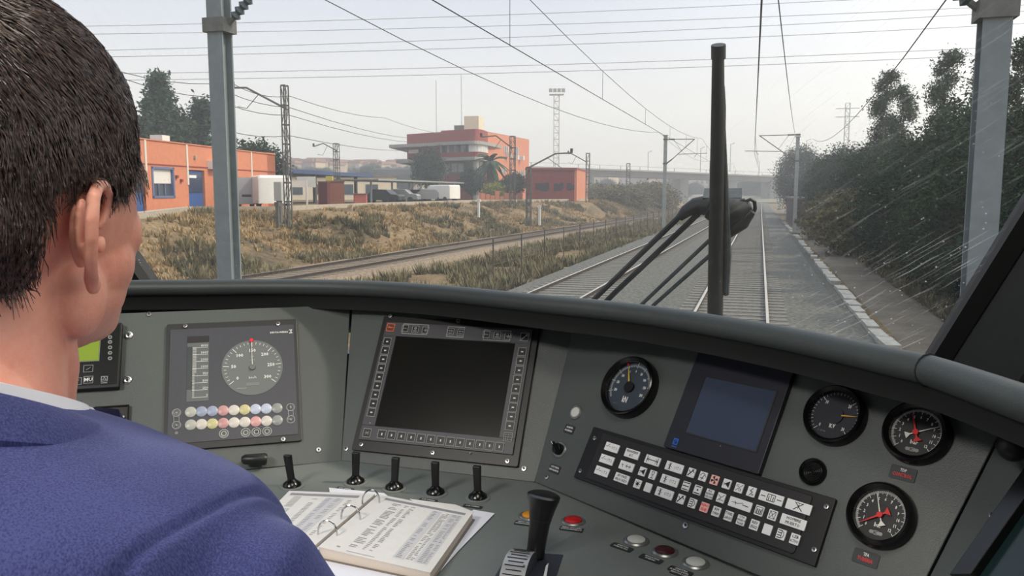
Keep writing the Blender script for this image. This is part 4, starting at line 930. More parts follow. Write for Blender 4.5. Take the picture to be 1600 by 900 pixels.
# rim joint line
j=min(range(len(und)),key=lambda i:(und[i][0].xy-Vector(Z3(1465,556,2.685).xy)).length); c,nin=und[j]; d=Vector((-nin.y,nin.x,0))
m=M(); rr_=[[tuple(c+d*o+nin*.0160*math.cos(a)+Vector((0,0,.0175*math.sin(a)))) for a in [2*PI*k/16 for k in range(16)]] for o in (-.0008,.0008)]; m.loft(rr_); m.build('rim_joint',VOID,desk)
# panel screws
sm=M(); sm.lathe([(.0046,0),(.0046,.0012),(.0040,.0020),(.0022,.0022),(.0020,.0010)],16); sm.m=1; sm.cyl(.0019,.0008,.0011,seg=6)
SCR=sm.mesh('screw',[STEEL,BLKP],True,40)
sm=M(); sm.lathe([(.0074,0),(.0074,.001),(.0062,.0024),(.0030,.0030),(.0027,.0012)],18); sm.m=1; sm.cyl(.0026,.001,.0014,seg=6); SCRB=sm.mesh('screw',[STEEL,BLKP],True,40)
def screw(parent,k,px,py,s=1.0,me=None,h=0.0,name='screw'):
    o=link(name,me or SCR,parent); o.matrix_world=PF(k,px,py,h)@Matrix.Diagonal((s,s,1,1)); 
    if parent.matrix_world!=Matrix(): o.matrix_local=parent.matrix_world.inverted()@(PF(k,px,py,h)@Matrix.Diagonal((s,s,1,1)))
    return o
for px,py,k,par in ((233,491,'l',pan_l),(498,703,'l',pan_l),(541,701,'m',pan_m),(819,732,'m',pan_m),(716,501,'m',pan_m),(1078,541,'r',pan_r),(1279,574,'r',pan_r),(1072,821,'r',pan_r),(855,745,'r',pan_r)): screw(par,k,px,py)
for px,py in ((201,524),(199,594)): screw(pan_l,'l',px,py,1,SCRB)
screw(pan_s,'s',1552,805)
# ============================================================= INSTRUMENTS
FACE=pm('instrument_face',(62,64,72),.45,0,.04,200,coat=.0); DIALK=pm('dial_black',(24,24,27),.5); DIALB=pm('dial_blue_grey',(52,62,74),.5); DIALN=pm('dial_navy_black',(28,30,42),.45); DIALG=pm('dial_grey',(98,104,104),.5)
GLOSSB=pm('gloss_black',(14,14,15),.22,0,spec=.6); NEEDR=pm('needle_red',(206,30,34),.4); NEEDW=pm('needle_white',(225,225,220),.5); NEEDY=pm('needle_yellow',(214,178,60),.5); GL=glassy('dial_glass',.04,(1,1,1),1.25)
def ang_pt(a,r): return (r*math.cos(R(a)),r*math.sin(R(a)))
def needle(name,a,l,w_,mat,par,z,tail=None,tw=None,base=0):
    d=Vector(ang_pt(a,1)); n=Vector((-d.y,d.x)); m=M()
    P=[d*base+n*w_/2,d*base-n*w_/2,d*l*.96-n*w_*.18,d*l,d*l*.96+n*w_*.18]
    m.prism([(p.x,p.y) for p in P],z,z+.0008)
    if tail:
        Q=[n*w_*.4,n*-w_*.4,d*-tail*.55-n*w_*.4,d*-tail-n*tw/2,d*-tail*1.02,d*-tail+n*tw/2,d*-tail*.55+n*w_*.4]; m.prism([(p.x,p.y) for p in Q],z,z+.0008)
    return m.build(name,mat,par)
def gauge(px,py,Rr,label,dialmat,rim=.009,depth=.011,k='r'):
    t=thing('round_gauge',label,'gauge',mw=PF(k,px,py,.004)); 
    M().lathe([(Rr,-.004),(Rr,depth*.6),(Rr-.002,depth),(Rr-rim*.45,depth+.0012),(Rr-rim,depth*.7),(Rr-rim-.001,-.003)],56).build('bezel',GLOSSB,t,True,35)
    d=M().cyl(Rr-rim+.001,-.001,.0012,seg=48).build('dial',dialmat,t)
    g=M().cyl(Rr-rim+.0005,depth*.62,depth*.62+.0004,seg=40).build('glass_cover',GL,t)
    return t,d,Rr-rim
def ticks(par,spec,mat=WHITE,z=.0013,name='scale_marks'):
    m=M()
    for a,r0,r1,w_ in spec:
        p=ang_pt(a,r0); q=ang_pt(a,r1); m.line([p,q],w_,z)
    return m.build(name,mat,par)
# --- pressure gauges
def press(px,py,lb,redv,whv,seed):
    t,d,r=gauge(px,py,.0385,lb,DIALK)
    f=lambda v:225-270*v/12
    sp=[]
    for i in range(121):
        v=i/10; a=f(v); L0=.80 if i%10==0 else (.85 if i%5==0 else .89)
        sp.append((a,r*L0,r*.97,.00065 if i%10==0 else .00042))
    ticks(d,sp)
    for v in range(13): x,y=ang_pt(f(v),r*.66); text(str(v),.0052,WHITE,d,x,y,.0014,name='numeral',sx=.8,bold=.03)
    text('bar',.0068,WHITE,d,0,-r*.40,.0014,bold=.03)
    m=M(); m.ell((0,-r*.70,.0014),(.0052,.0026,.0002),16,4); m.ell((-.0055,-r*.70,.0014),(.0024,.0022,.0002),12,4); m.ell((.0055,-r*.70,.0014),(.0024,.0022,.0002),12,4); lg=m.build('emblem',GREYP,d)
    m=M(); m.line([(-.0018,-r*.70+.0018),(-.0018,-r*.70-.0018)],.0006,.0017); m.line([(.0016,-r*.70+.0018),(-.0015,-r*.70),(.0016,-r*.70-.0018)],.0006,.0017); m.build('emblem_letter',BLKP,d)
    needle('white_needle',f(whv),r*.90,.0016,NEEDW,t,.0030,r*.42,.0085)
    needle('red_needle',f(redv),r*.80,.0022,NEEDR,t,.0042,r*.38,.0105)
    M().cyl(.0034,.003,.0062,seg=20).build('hub',NEEDR,t); return t
press(1433,677,'upper white-and-red needle pressure gauge marked bar, above the TDP plate',4.95,8.75,1)
press(1377,806,'lower white-and-red needle pressure gauge marked bar, above the TFA plate',.35,4.95,2)
# --- kN gauge
t,d,r=gauge(985,606,.0500,'large round effort gauge marked kN with a yellow needle',DIALB,rim=.0085,depth=.013)
f=lambda v:90-v*.54
sp=[]
for i in range(-46,47):
    v=i*5; sp.append((f(v),r*(.80 if i%10==0 else .84),r*(.97 if i%10==0 else .91),.0007 if i%10==0 else .00045))
ticks(d,sp)
for v in (-200,-150,-100,-50,0,50,100,150,200): x,y=ang_pt(f(v),r*.66); text(str(abs(v)),.0062,WHITE,d,x,y,.0014,name='numeral',sx=.62,bold=.04)
text('kN',.0135,WHITE,d,-.001,-r*.50,.0014,sx=.62,bold=.03); text('1% KL 1,5',.0026,GREYP,d,-r*.42,-r*.72,.0014,sx=.8)
needle('yellow_needle',f(-48),r*.80,.0032,NEEDY,t,.0035,base=r*.18); M().cyl(.0088,.0012,.0058,seg=28).build('hub',BLACK,t)
p=ang_pt(f(-48),r*1.0); M().cbox(p[0],p[1],.0035,.0028,.0070,.0015).build('red_marker',NEEDR,t)
# --- kV gauge
t,d,r=gauge(1305,650,.0395,'round voltage gauge marked kV with an orange-yellow needle, right of the blank screen',DIALN,rim=.0075)
f=lambda v:225-9*v
ticks(d,[(f(v),r*(.80 if v%10==0 else .88),r*.95,.0007 if v%10==0 else .00045) for v in range(0,31)])
for v in (0,10,20,30): x,y=ang_pt(f(v),r*.68); text(str(v),.0062,WHITE,d,x,y,.0014,name='numeral',sx=.65,bold=.04)
text('kV',.0112,WHITE,d,.001,-r*.40,.0014,sx=.68,bold=.03); text('5 - 50 Hz',.003,GREYP,d,-r*.34,-r*.70,.0014,sx=.9)
needle('orange_needle',f(24.2),r*.93,.0018,pm('needle_orange',(222,160,50),.5),t,.0035,base=r*.30); M().cyl(.0115,.0012,.0036,seg=28).build('hub',DIALN,t)
# --- name plates
def plate(k,px,py,w_,h_,lines,label,rot=0,group=None,mat=None):
    t=thing('name_plate',label,'label plate',mw=PF(k,px,py,.0,rot),group=group)
    p=M().rbox(w_,h_,.002,0,.0012).build('plate',mat or DARK,t)
    for s,sz,y,mt,sx_ in lines: text(s,sz,mt,p,0,y,.0014,sx=sx_,bold=.03)
    return t
DK2=pm('plate_grey',(44,46,50),.5)
plate('r',1411,740,.0300,.0165,[('TDP',.0050,.0034,WHITE,.8),('CONTROL',.0058,-.0024,REDP,.8)],'dark plate lettered TDP over a red word, under the upper pressure gauge',mat=DK2)
plate('r',1353,872,.0300,.0165,[('TFA',.0050,.0034,WHITE,.8),('TUBERIA',.0058,-.0024,REDP,.8)],'dark plate lettered TFA over a red word, under the lower pressure gauge',mat=DK2)
# --- buzzer
t=thing('buzzer','round black ribbed buzzer below the kV gauge','buzzer',mw=PF('r',1271,738,0)); M().lathe([(.0175,0),(.0175,.004),(.016,.0062),(.0145,.0048),(.0125,.0022),(0,.0018)],40).build('housing',GLOSSB,t,True,35)
m=M()
for q in (.0035,.0060,.0085,.0110): m.lathe([(q-.0006,.0016),(q-.0006,.0034),(q+.0006,.0034),(q+.0006,.0016)],28)
m.build('ring_grille',GLOSSB,t); M().cyl(.0015,.0018,.0044,seg=10).build('centre_pin',GLOSSB,t)
# --- blank display on the right panel
u0,v1=L('r',1099,547); u1,_=L('r',1249,569); _,v0=L('r',1191,742); cu=(-.1008+.0562)/2; cv=(.115-.0442)/2
t=thing('blank_display','dark display with blank blue-grey screen and small blue logo, left of the kV gauge','display',mw=UV('r',cu,cv,0)); W_=.1575; H_=.160
HB=pm('display_housing',(34,36,46),.4); M().rbox(W_,H_,.002,0,.0095).build('housing',HB,t,bevel=.0008)
sx0,sy1=L('r',1107,590,.01); sx1,_b=L('r',1214,612,.01); sx2,sy0=L('r',1071,680,.01)
sw=.0985; shh=.0885; scx=(-.0715+.0300)/2-cu+.001; scy=-.004
a_=[L('r',*q,.0095) for q in ((1103,589),(1212,612),(1183,703),(1071,678))]; sw=((a_[1][0]-a_[0][0])+(a_[2][0]-a_[3][0]))/2; shh=((a_[0][1]-a_[3][1])+(a_[1][1]-a_[2][1]))/2; scx=sum(q[0] for q in a_)/4-cu; scy=sum(q[1] for q in a_)/4-cv
m=M(); m.frame(sw+.004,shh+.004,.002,.0085,.0102,scx,scy); m.build('screen_rim',DARK,t)
M().rbox(sw,shh,.001,.008,.0097,scx,scy).build('screen',pm('screen_blue_grey',(62,72,92),.22,0,spec=.7),t)
lx,ly=L('r',1056,690,.0095); lg=M(); LB=pm('logo_blue',(40,96,190),.5); lg.frame(.0085,.0095,.0016,.0095,.0102,lx-cu,ly-cv); lg.line([(lx-cu-.003,ly-cv-.003),(lx-cu+.003,ly-cv+.003)],.0012,.0099); lg.line([(lx-cu-.002,ly-cv+.002),(lx-cu+.003,ly-cv+.002),(lx-cu+.003,ly-cv-.001)],.0010,.0099); lg.build('logo',LB,t); M().cbox(lx-cu,ly-cv-.0075,.0097,.0085,.0012,.0006).build('logo_line',LB,t)
dx_,dy_=L('r',1126,697,.0095); M().cyl(.0009,.0095,.0102,(dx_-cu,dy_-cv),10).build('indicator',STEEL,t)
# --- push-button matrix
cu=(-.2424+.1622)/2; cv=(-.0459-.130)/2
t=thing('button_matrix','long black panel with three rows of white pictogram buttons','button panel',mw=UV('r',cu,cv,0)); PW=.4046; PH=.0845
base=M().rbox(PW,PH,.0015,0,.006).build('base_plate',BLACK,t,bevel=.0008)
M().rbox(PW-.052,PH-.010,.004,.006,.0078,-.002,0).build('front_plate',pm('matrix_front',(30,29,32),.5),t,bevel=.0008)
for px,py in ((930,685),(907.5,736),(1292,792),(1273,859)):
    o=link('screw',SCR,t); u,v=L('r',px,py,.006); o.matrix_local=Matrix.Translation((u-cu,v-cv,.006))@Matrix.Diagonal((.75,.75,1,1))
BW=pm('button_white',(236,239,242),.5); BPK=pm('button_pink',(250,190,186),.5)
def glyph(kind,w_,h_):
    m=M(); l=lambda *p,t=.0007: m.line(p,t,0)
    a,b=w_*.36,h_*.36
    if kind=='arrow': l((-a,0),(a,0),t=.0011); l((-a,-b),(-a,b),t=.001); l((a,-b),(a,b),t=.001); l((-a*.6,b*.6),(-a,0),(-a*.6,-b*.6)); l((a*.6,b*.6),(a,0),(a*.6,-b*.6))
    elif kind=='arrow2': l((-a*.9,b*.5),(-a*.7,-b*.6)); l((-a*.95,b*.1),(-a*.6,b*.1)); l((-a*.1,0),(a*.8,0),t=.001); l((a*.1,b*.5),(-a*.1,0),(a*.1,-b*.5)); l((a*.6,b*.5),(a*.8,0),(a*.6,-b*.5))
    elif kind=='slash': l((-a,-b),(a,b)); l((-a,b*.6),(0,b*.1),(-a*.3,-b)); l((a*.1,-b*.6),(a,-b*.7))
    elif kind=='lamp': l((-a*.5,b),(a*.5,b),(a*.3,0),(-a*.3,0),(-a*.5,b),t=.0009); l((0,0),(0,-b),t=.0009); l((-a*.6,-b),(a*.6,-b))
    elif kind=='fan':
        for i in range(4): 
            c,s_=math.cos(i*PI/2+.4),math.sin(i*PI/2+.4); m.add([(0,0,.0003),(b*1.1*c-b*.45*s_,b*1.1*s_+b*.45*c,.0003),(b*1.1*c+b*.45*s_,b*1.1*s_-b*.45*c,.0003)],[(0,2,1)])
    elif kind=='horn': l((-a,0),(-a*.3,0),t=.0011); m.add([(-a*.3,-b*.2,.0003),(a,-b,.0003),(a,b,.0003),(-a*.3,b*.2,.0003)],[(0,1,2,3)]); l((-a,-b*.6),(-a*.4,-b*.3)); 
    elif kind=='ac': l((-a,-b),(a,b)); l((-a,b*.8),(-a*.2,b*.8)); l((-a,b*.4),(-a*.2,b*.4)); m.frame(a*.7,b*.7,.0005,0,.0003,a*.45,-b*.5)
    elif kind=='bolt': l((a*.3,b),(-a*.4,b*.2),(a*.4,0),(-a*.3,-b),t=.0009); m.frame(a*.6,b*.5,.0005,0,.0003,a*.6,-b*.75)
    elif kind=='door': m.frame(w_*.34,h_*.7,.0008,0,.0003,0,0); l((0,h_*.33),(0,-h_*.33),t=.0008); l((-w_*.09,h_*.1),(-w_*.09,-h_*.25),t=.001); l((w_*.09,h_*.1),(w_*.09,-h_*.25),t=.001); l((-w_*.42,0),(-w_*.26,0),t=.001); l((w_*.26,0),(w_*.42,0),t=.001)
    elif kind=='cross': l((-w_*.16,-b),(w_*.16,b),t=.001); l((w_*.16,-b),(-w_*.16,b),t=.001); l((-w_*.1,b),(w_*.12,b*.9)); l((0,b),(0,-b*.5))
    elif kind=='panto': l((-a*.35,-b),(a*.35,b)); l((a*.35,-b),(-a*.35,b)); l((-a*.6,b*.2),(a*.6,-b*.1)); l((0,b),(0,-b))
    elif kind=='sw': l((-a,0),(-a*.35,0)); l((-a*.4,0),(a*.3,b*.9)); l((a*.3,0),(a,0))
    elif kind=='star': m.cyl(b*.5,0,.0003,seg=12); [l((math.cos(q)*b*.5,math.sin(q)*b*.5),(math.cos(q)*b,math.sin(q)*b)) for q in [i*PI/4 for i in range(8)]]
    elif kind=='lines': [l((-a,y),(a,y),t=.0013) for y in (-b,0,b)]
    elif kind=='dotl': l((-a*.8,b),(a*.8,b),t=.0013); m.cyl(b*.28,0,.0003,seg=10); l((-a,-b),(a,-b),t=.0013)
    elif kind=='head': m.frame(w_*.8,h_*.75,.0007,0,.0003); [l((x,b*.3),(x,-b*.8),t=.0013) for x in (-a*.6,0,a*.6)]
    elif kind=='xbox': m.frame(w_*.7,h_*.75,.0006,0,.0003); l((-a*.8,-b),(a*.8,b)); l((a*.8,-b),(-a*.8,b))
    elif kind=='beam': [l((-a,y),(0,y),t=.0011) for y in (-b,-b*.35,b*.35,b)]; m.line([(a*.1,b),(a*.7,b*.6),(a*.9,0),(a*.7,-b*.6),(a*.1,-b),(a*.1,b)],.0007,0)
    elif kind=='paint': l((-a,-b),(a*.6,b),t=.0016); l((a*.1,b),(a,b*.2),t=.001); l((-a,b*.6),(-a*.2,-b*.1),t=.001)
    elif kind=='wipe': m.line([(-a,b*.2),(-a*.3,b),(a*.5,b*.8),(a,0)],.0008,0); l((-a*.3,-b),(a*.5,b*.6),t=.0009); l((-a*.8,-b*.5),(a*.4,-b*.6),t=.0009)
    elif kind=='swc': l((-a,0),(-a*.3,0)); l((-a*.65,b*.4),(-a*.5,-b*.4)); l((-a*.3,0),(a*.3,b*.5)); l((a*.3,0),(a,-b*.1),t=.001)
    return m
ROWS=[[(274,148,'w','sw+U.T.1'),(388,185,'w','#MICROINTERRUP.|A.T.'),(506,219,'w','arrow'),(630,257,'W','panto+U.T.1'),(727,287,'s','paint'),(794,305,'s','wipe'),(859,327,'p','fan'),(929,348,'s','horn'),(1000,368,'s','ac'),(1070,391,'s','bolt'),(1183,424,'X','door'),(1339,472,'X','cross')],
[(245,217,'w','sw+U.T.2'),(357,254,'w','arrow2'),(448,282,'s','horn'),(506,302,'s','lamp'),(603,332,'W','panto+U.T.2'),(697,362,'s','lines'),(763,385,'s','dotl'),(831,405,'s','#ALL|REARM|DESCON'),(896,427,'s','slash'),(1006,461,'X','swc'),(1115,495,'s','head'),(1191,519,'s','xbox'),(1309,556,'X','#HOMBRE|MUERTO')],
[(216,286,'w','sw+U.T.3'),(329,324,'w','#BY PASS|HILO LAZO'),(419,356,'s','star'),(479,374,'s',''),(573,405,'W','panto+U.T.3'),(667,438,'s','paint'),(733,459,'s','beam'),(801,483,'p','#FRENO|RELAJE'),(870,503,'s','#KM|SUPRIM'),(940,527,'s','#TUNEL|LARGO'),(1011,552,'s','#CTA|MANDO|PASAJE'),(1087,577,'s','#REV|SEÑALES'),(1161,602,'s',''),(1240,628,'s','beam'),(1319,652,'s','#LZB|ACTIVO')]]
WD={'w':.0268,'W':.0300,'X':.0335,'s':.0120,'p':.0125}
for ri,row in enumerate(ROWS):
    vv=[L('r',880+x/3.636,660+y/3.636,.0095)[1] for x,y,_,_ in row]; v=sum(vv)/len(vv)
    for x,y,kd,g in row:
        u=L('r',880+x/3.636,660+y/3.636,.0095)[0]; w_=WD[kd]; h_=.0128
        b=M().rbox(w_,h_,.0006,.0072,.0095).build('button',BPK if kd=='p' else BW,t); b.matrix_local=Matrix.Translation((u-cu,v-cv,0))
        if not g: continue
        gm=BLKP if kd!='p' or g[0]!='#' else REDP
        if g[0]=='#':
            ls=g[1:].split('|'); n=len(ls)
            for i,s in enumerate(ls):
                sz=h_*(.38 if n==2 else .30); wid=len(s)*sz*.62; sx_=min(1,w_*.9/wid); text(s,sz,gm,b,0,h_*((n-1)/2-i)*(.44 if n==2 else .32),.0097,name='legend',sx=sx_,bold=.02)
        elif '+' in g:
            k1,tx=g.split('+'); o=glyph(k1,w_*.45,h_).build('pictogram',gm,b); o.location=(-w_*.25,0,.0095); text(tx,h_*.48,gm,b,w_*.20,-.0004,.0097,name='legend',sx=.8)
        else: o=glyph(g,w_,h_).build('pictogram',gm,b); o.location=(0,0,.0095)
# --- centre display
cu,cv=-.0022,.0050
t=thing('centre_display','large square black-framed display with a ring of small keys, screen blank','display',mw=UV('m',cu,cv,0)); W_=.305; H_=.2565
M().rbox(W_,H_,.003,0,.006).build('mounting_frame',BLACK,t,bevel=.0008)
fc=[L('m',*q,.009) for q in ((604,500),(832,518),(801,711),(561,686))]; fw=((fc[1][0]-fc[0][0])+(fc[2][0]-fc[3][0]))/2; fh=((fc[0][1]-fc[3][1])+(fc[1][1]-fc[2][1]))/2; fx0=sum(q[0] for q in fc)/4-cu; fy0=sum(q[1] for q in fc)/4-cv
sc=[L('m',*q,.006) for q in ((616,524),(805,539),(781,684),(591,667))]; sw=((sc[1][0]-sc[0][0])+(sc[2][0]-sc[3][0]))/2; sh_=((sc[0][1]-sc[3][1])+(sc[1][1]-sc[2][1]))/2; sxc=sum(q[0] for q in sc)/4-cu; syc=sum(q[1] for q in sc)/4-cv
FP2=pm('key_surround',(66,66,72),.45); m=M(); x0,x1=fx0-fw/2,fx0+fw/2; y0,y1=fy0-fh/2,fy0+fh/2; a0,a1=sxc-sw/2,sxc+sw/2; b0,b1=syc-sh_/2,syc+sh_/2
m.box(x0,x1,b1,y1,.006,.0095); m.box(x0,x1,y0,b0,.006,.0095); m.box(x0,a0,b0,b1,.006,.0095); m.box(a1,x1,b0,b1,.006,.0095); m.build('key_surround',FP2,t,bevel=.0006)
M().box(a0,a1,b0,b1,.0058,.0066).build('screen',pm('screen_black',(16,17,17),.2,0,spec=.55,c2=(22,22,19),vs=5),t)
km=M(); km.m=0; km.rbox(.0142,.0142,.0008,.0095,.0105); km.m=1; km.frame(.0154,.0154,.0009,.0095,.0109); KEYM=km.mesh('key',[BLACK,GREYP])
dm=M(); dm.m=0; dm.cbox(0,0,.0106,.0042,.0022,.0006); MARK=dm.mesh('key_mark',WHITE)
mv=M(); mv.cbox(0,0,.0106,.0022,.0042,.0006); MARKV=mv.mesh('key_mark',WHITE)
def key(px,py,kind,rot=0,s=1):
    u,v=L('m',px,py,.0095); o=link('key',KEYM,t); o.matrix_local=Matrix.Translation((u-cu,v-cv,0))@Matrix.Diagonal((s,s,1,1))
    if kind=='h': link('key_mark',MARK,o)
    elif kind=='v': link('key_mark',MARKV,o)
    else:
        m=M()
        if kind=='-': m.line([(-.0035,0),(.0035,0)],.0012,.0106)
        if kind=='+': m.line([(-.0035,0),(.0035,0)],.0014,.0106); m.line([(0,-.0035),(0,.0035)],.0014,.0106)
        if kind=='x': m.line([(-.003,-.003),(.003,.003)],.0008,.0106); m.line([(-.003,.003),(.003,-.003)],.0008,.0106); m.line([(-.004,0),(.004,0)],.0008,.0106)
        if kind=='o': m.lathe([(.0018,.0105),(.0018,.0110),(.0030,.0110),(.0030,.0105)],14,(0,.0018,0)); m.line([(-.004,-.004),(.004,-.004)],.0016,.0106)
        if kind=='oo': m.frame(.0035,.0035,.0008,.0105,.011,-.0025,.002); m.frame(.0035,.0035,.0008,.0105,.011,.0028,.002); m.line([(-.004,-.0035),(.004,-.0035)],.0016,.0106)
        if kind=='/': m.line([(-.005,-.005),(.003,.003)],.0016,.0106); m.cyl(.0022,.0105,.0109,(.0035,.0035),10)
        if kind=='::': [m.cyl(.0011,.0105,.0109,(x,y),8) for x in (-.004,0) for y in (-.004,0,.004)]; [m.line([(.0025,y),(.006,y)],.0008,.0106) for y in (-.004,0,.004)]
        if kind=='r': m.line([(-.004,0),(.004,0)],.0014,.0106); m.line([(-.004,.002),(-.001,.0005)],.0010,.0106)
        if m.v: m.build('key_symbol',GREYP if kind!='r' else pm('orange_print',(230,120,70),.6),o)
    return o
Z=lambda x,y:(540+x/3.216,470+y/3.216)
for i in range(9): key(*Z(210-9.9*i,206+44.4*i),'h')
for i in range(9): key(*Z(888-7.8*i,257+46.6*i),'h')
for i in range(13): key(*Z(183+49.2*i,671+5.3*i),'v')
key(*Z(817,685),'::'); key(*Z(109,664),'x'); key(*Z(900,183),'/')
o=key(*Z(227,135),'r'); o.data=KEYM.copy(); o.data.materials[0]=pm('rust_key',(98,44,34),.5); o.data.materials[1]=pm('orange_print',(230,120,70),.6); tag(o,'small dark red key with an orange outline')
for a,b,c in ((300,139,'-'),(352,144,'o'),(403,149,'+'),(528,156,'oo'),(580,160,'oo'),(708,170,'-'),(763,174,'o'),(818,180,'+')): key(*Z(a,b),c,s=.86)
for a,b,w_ in ((351,144,.0505),(554,158,.0335),(762,175,.0505)):
    u,v=L('m',*Z(a,b),.0095); mm=M(); mm.frame(w_,.0205,.0013,.0095,.0108,u-cu,v-cv); mm.build('key_group_outline',GREYP,t)
for px,py in Z(225,77),Z(567,102),Z(923,125),Z(80,722),Z(438,763),Z(814,805):
    o=link('screw',SCR,t); u,v=L('m',px,py,.006); o.matrix_local=Matrix.Translation((u-cu,v-cv,.006))@Matrix.Diagonal((.9,.9,1,1))
for a,b in ((123,614),(626,765)): u,v=L('m',*Z(a,b),.0095); M().cyl(.0013,.0062,.0102,(u-cu,v-cv),10).build('sensor_dot',GREYP,t)
# --- speed panel on the left
cu=(-.150+.0747)/2; cv=(.1224-.1118)/2
t=thing('speed_panel','grey square speed indicator panel with dial, distance strip and two rows of pale lamps','indicator panel',mw=UV('l',cu,cv,0)); W_=.225; H_=.2345
M().rbox(W_,H_,.003,0,.005).build('frame',pm('panel_frame_dark',(40,42,44),.45),t,bevel=.0008)
M().rbox(W_-.012,H_-.024,.001,.005,.0062,0,0).build('face',FACE,t)
Zl=lambda x,y:(240+x/3.4625,480+y/3.4625)
def ll(px,py,h=.0062): u,v=L('l',px,py,h); return u-cu,v-cv
x,y=ll(394.5,574); dial=M().lathe([(0,.0064),(.0520,.0064),(.0525,.0068)],56).build('dial',DIALG,t); dial.matrix_local=Matrix.Translation((x,y,0))
f=lambda v:90+(150-v)*.85
ticks(dial,[(f(v),.052*(.78 if v%50==0 else .86),.052*(.95 if v%50==0 else .93),.0010 if v%50==0 else .0007) for v in range(0,301,10)],z=.007)
for v in range(0,301,50): a,b=ang_pt(f(v),.052*.62); text(str(v),.0085,WHITE,dial,a,b,.0072,name='numeral',bold=.02)
text('km/h',.0065,WHITE,dial,0,-.0195,.0072); M().cbox(0,-.0320,.0070,.022,.006,.0004).build('lower_window',pm('counter_grey',(112,116,112),.4),dial); text('LZB',.004,GREYP,dial,.0,.0205,.0072); text('ASFA',.004,GREYP,dial,.0,.0140,.0072); M().cbox(-.0185,-.0385,.0070,.016,.001,.0004).build('print_line',GREYP,dial)
M().lathe([(0,.0072),(.0045,.0072),(.0055,.0082),(.0048,.0092),(0,.0092)],24).build('hub',DIALG,dial); needle('needle',f(149),.0500,.0011,NEEDW,dial,.0080,base=.004)
a,b=ang_pt(f(149),.0520); M().cyl(.0034,.0072,.0092,(a,b),16).build('red_marker',pm('marker_red',(226,24,52),.4),dial)
# distance strip
x0_,yt=ll(*Zl(184,160)); x1_,yb=ll(*Zl(298,505)); st=M().box(x0_,x1_,yb,yt,.0062,.0067).build('distance_strip',pm('strip_grey',(88,94,96),.5),t)
M().box(x0_,x1_,yt-.0125,yt,.0067,.0071).build('counter_window',pm('counter_dark',(46,46,48),.35),st); M().box(x0_,x0_+.0085,yb+.022,yt-.020,.0067,.007).build('bar_window',pm('bar_dark',(62,68,70),.35),st)
labs=['4000','3000','2000','1000','750','500','250','0']; m=M(); hh=(yt-.022)-(yb+.003)
for i,s in enumerate(labs):
    yy=(yt-.020)-hh*i/7.3; text(s,.0062,WHITE,st,x1_-.0012,yy+.001,.0073,align='RIGHT',name='numeral'); m.line([(x0_+.0092,yy-.0022),(x1_-.002,yy-.0022)],.0006,.0070)
for i in range(46): yy=(yt-.022)-hh*.98*i/46; m.line([(x0_+.0092,yy),(x0_+.0092+(.006 if i<24 else .0030),yy)],.0005,.0070)
m.build('strip_marks',WHITE,st)
LC=[['g','b','b','r','w','y','wb','wb','g2'],['g','w','y','r','w','w','p','w','g2']]; LCM={'g':(170,172,164),'b':(142,152,176),'r':(182,140,140),'w':(196,192,186),'y':(186,182,138),'wb':(176,186,206),'g2':(138,142,142),'p':(198,152,152)}
lm=M(); lm.lathe([(.0094,.0062),(.0094,.0072),(.0085,.0080),(0,.0083)],28)
for r_,row in enumerate(LC):
    for i,c in enumerate(row):
        zx=(201+58.4*i,568-2.6*i) if r_==0 else (201+58.6*i,637-3.0*i); a,b=ll(*Zl(*zx)); o=link('indicator_lamp',lm.mesh('indicator_lamp',pm('lamp_'+c,LCM[c],.35),True,40),t); o.matrix_local=Matrix.Translation((a,b,0))
for zx in ((380,684),(498,678),(556,675),(614,671)):
    a,b=ll(*Zl(*zx)); m=M(); m.lathe([(.0066,.0062),(.0066,.0068),(.0080,.0068),(.0080,.0062)],28); m.lathe([(.003,.0062),(.0046,.0066),(.005,.0062)],20); o=m.build('ring_button',GREYP,t); o.matrix_local=Matrix.Translation((a,b,0))
for zt_,zb_ in (((124,571),(124,638)),((741,541),(743,607))):
    a=ll(*Zl(*zt_)); b=ll(*Zl(*zb_)); m=M()
    for c in (a,b): m.lathe([(.0062,.0062),(.0062,.0066),(.0072,.0066),(.0072,.0062)],22,(c[0],c[1],0)); m.cyl(.0016,.0062,.0070,c,10)
    for s_ in (-1,1): m.line([(a[0]+s_*.0042,a[1]-.0055),(b[0]+s_*.0042,b[1]+.0055)],.0007,.0063)
    m.build('key_slot',GREYP,t)
a,b=ll(*Zl(678,136)); text('DEUTA-WERKE',.0046,WHITE,t,a,b,.0064,sx=1.0,bold=.02); a,b=ll(*Zl(741,131)); m=M(); m.line([(a-.0022,b+.003),(a+.0022,b+.003),(a,b),(a+.0022,b-.003),(a-.0022,b-.003)],.0014,.0063); m.build('emblem',WHITE,t)
a,b=ll(*Zl(124,680)); M().lathe([(.0014,.0062),(.0014,.0068),(.0024,.0068),(.0024,.0062)],12,(a,b,0)).build('lock_ring',GREYP,t)
for px,py in Zl(172,103),Zl(673,91),Zl(701,716),(266.5,692):
    o=link('screw',SCR,t); a,b=ll(px,py,.005); o.matrix_local=Matrix.Translation((a,b,.0062))@Matrix.Diagonal((.95,.95,1,1))
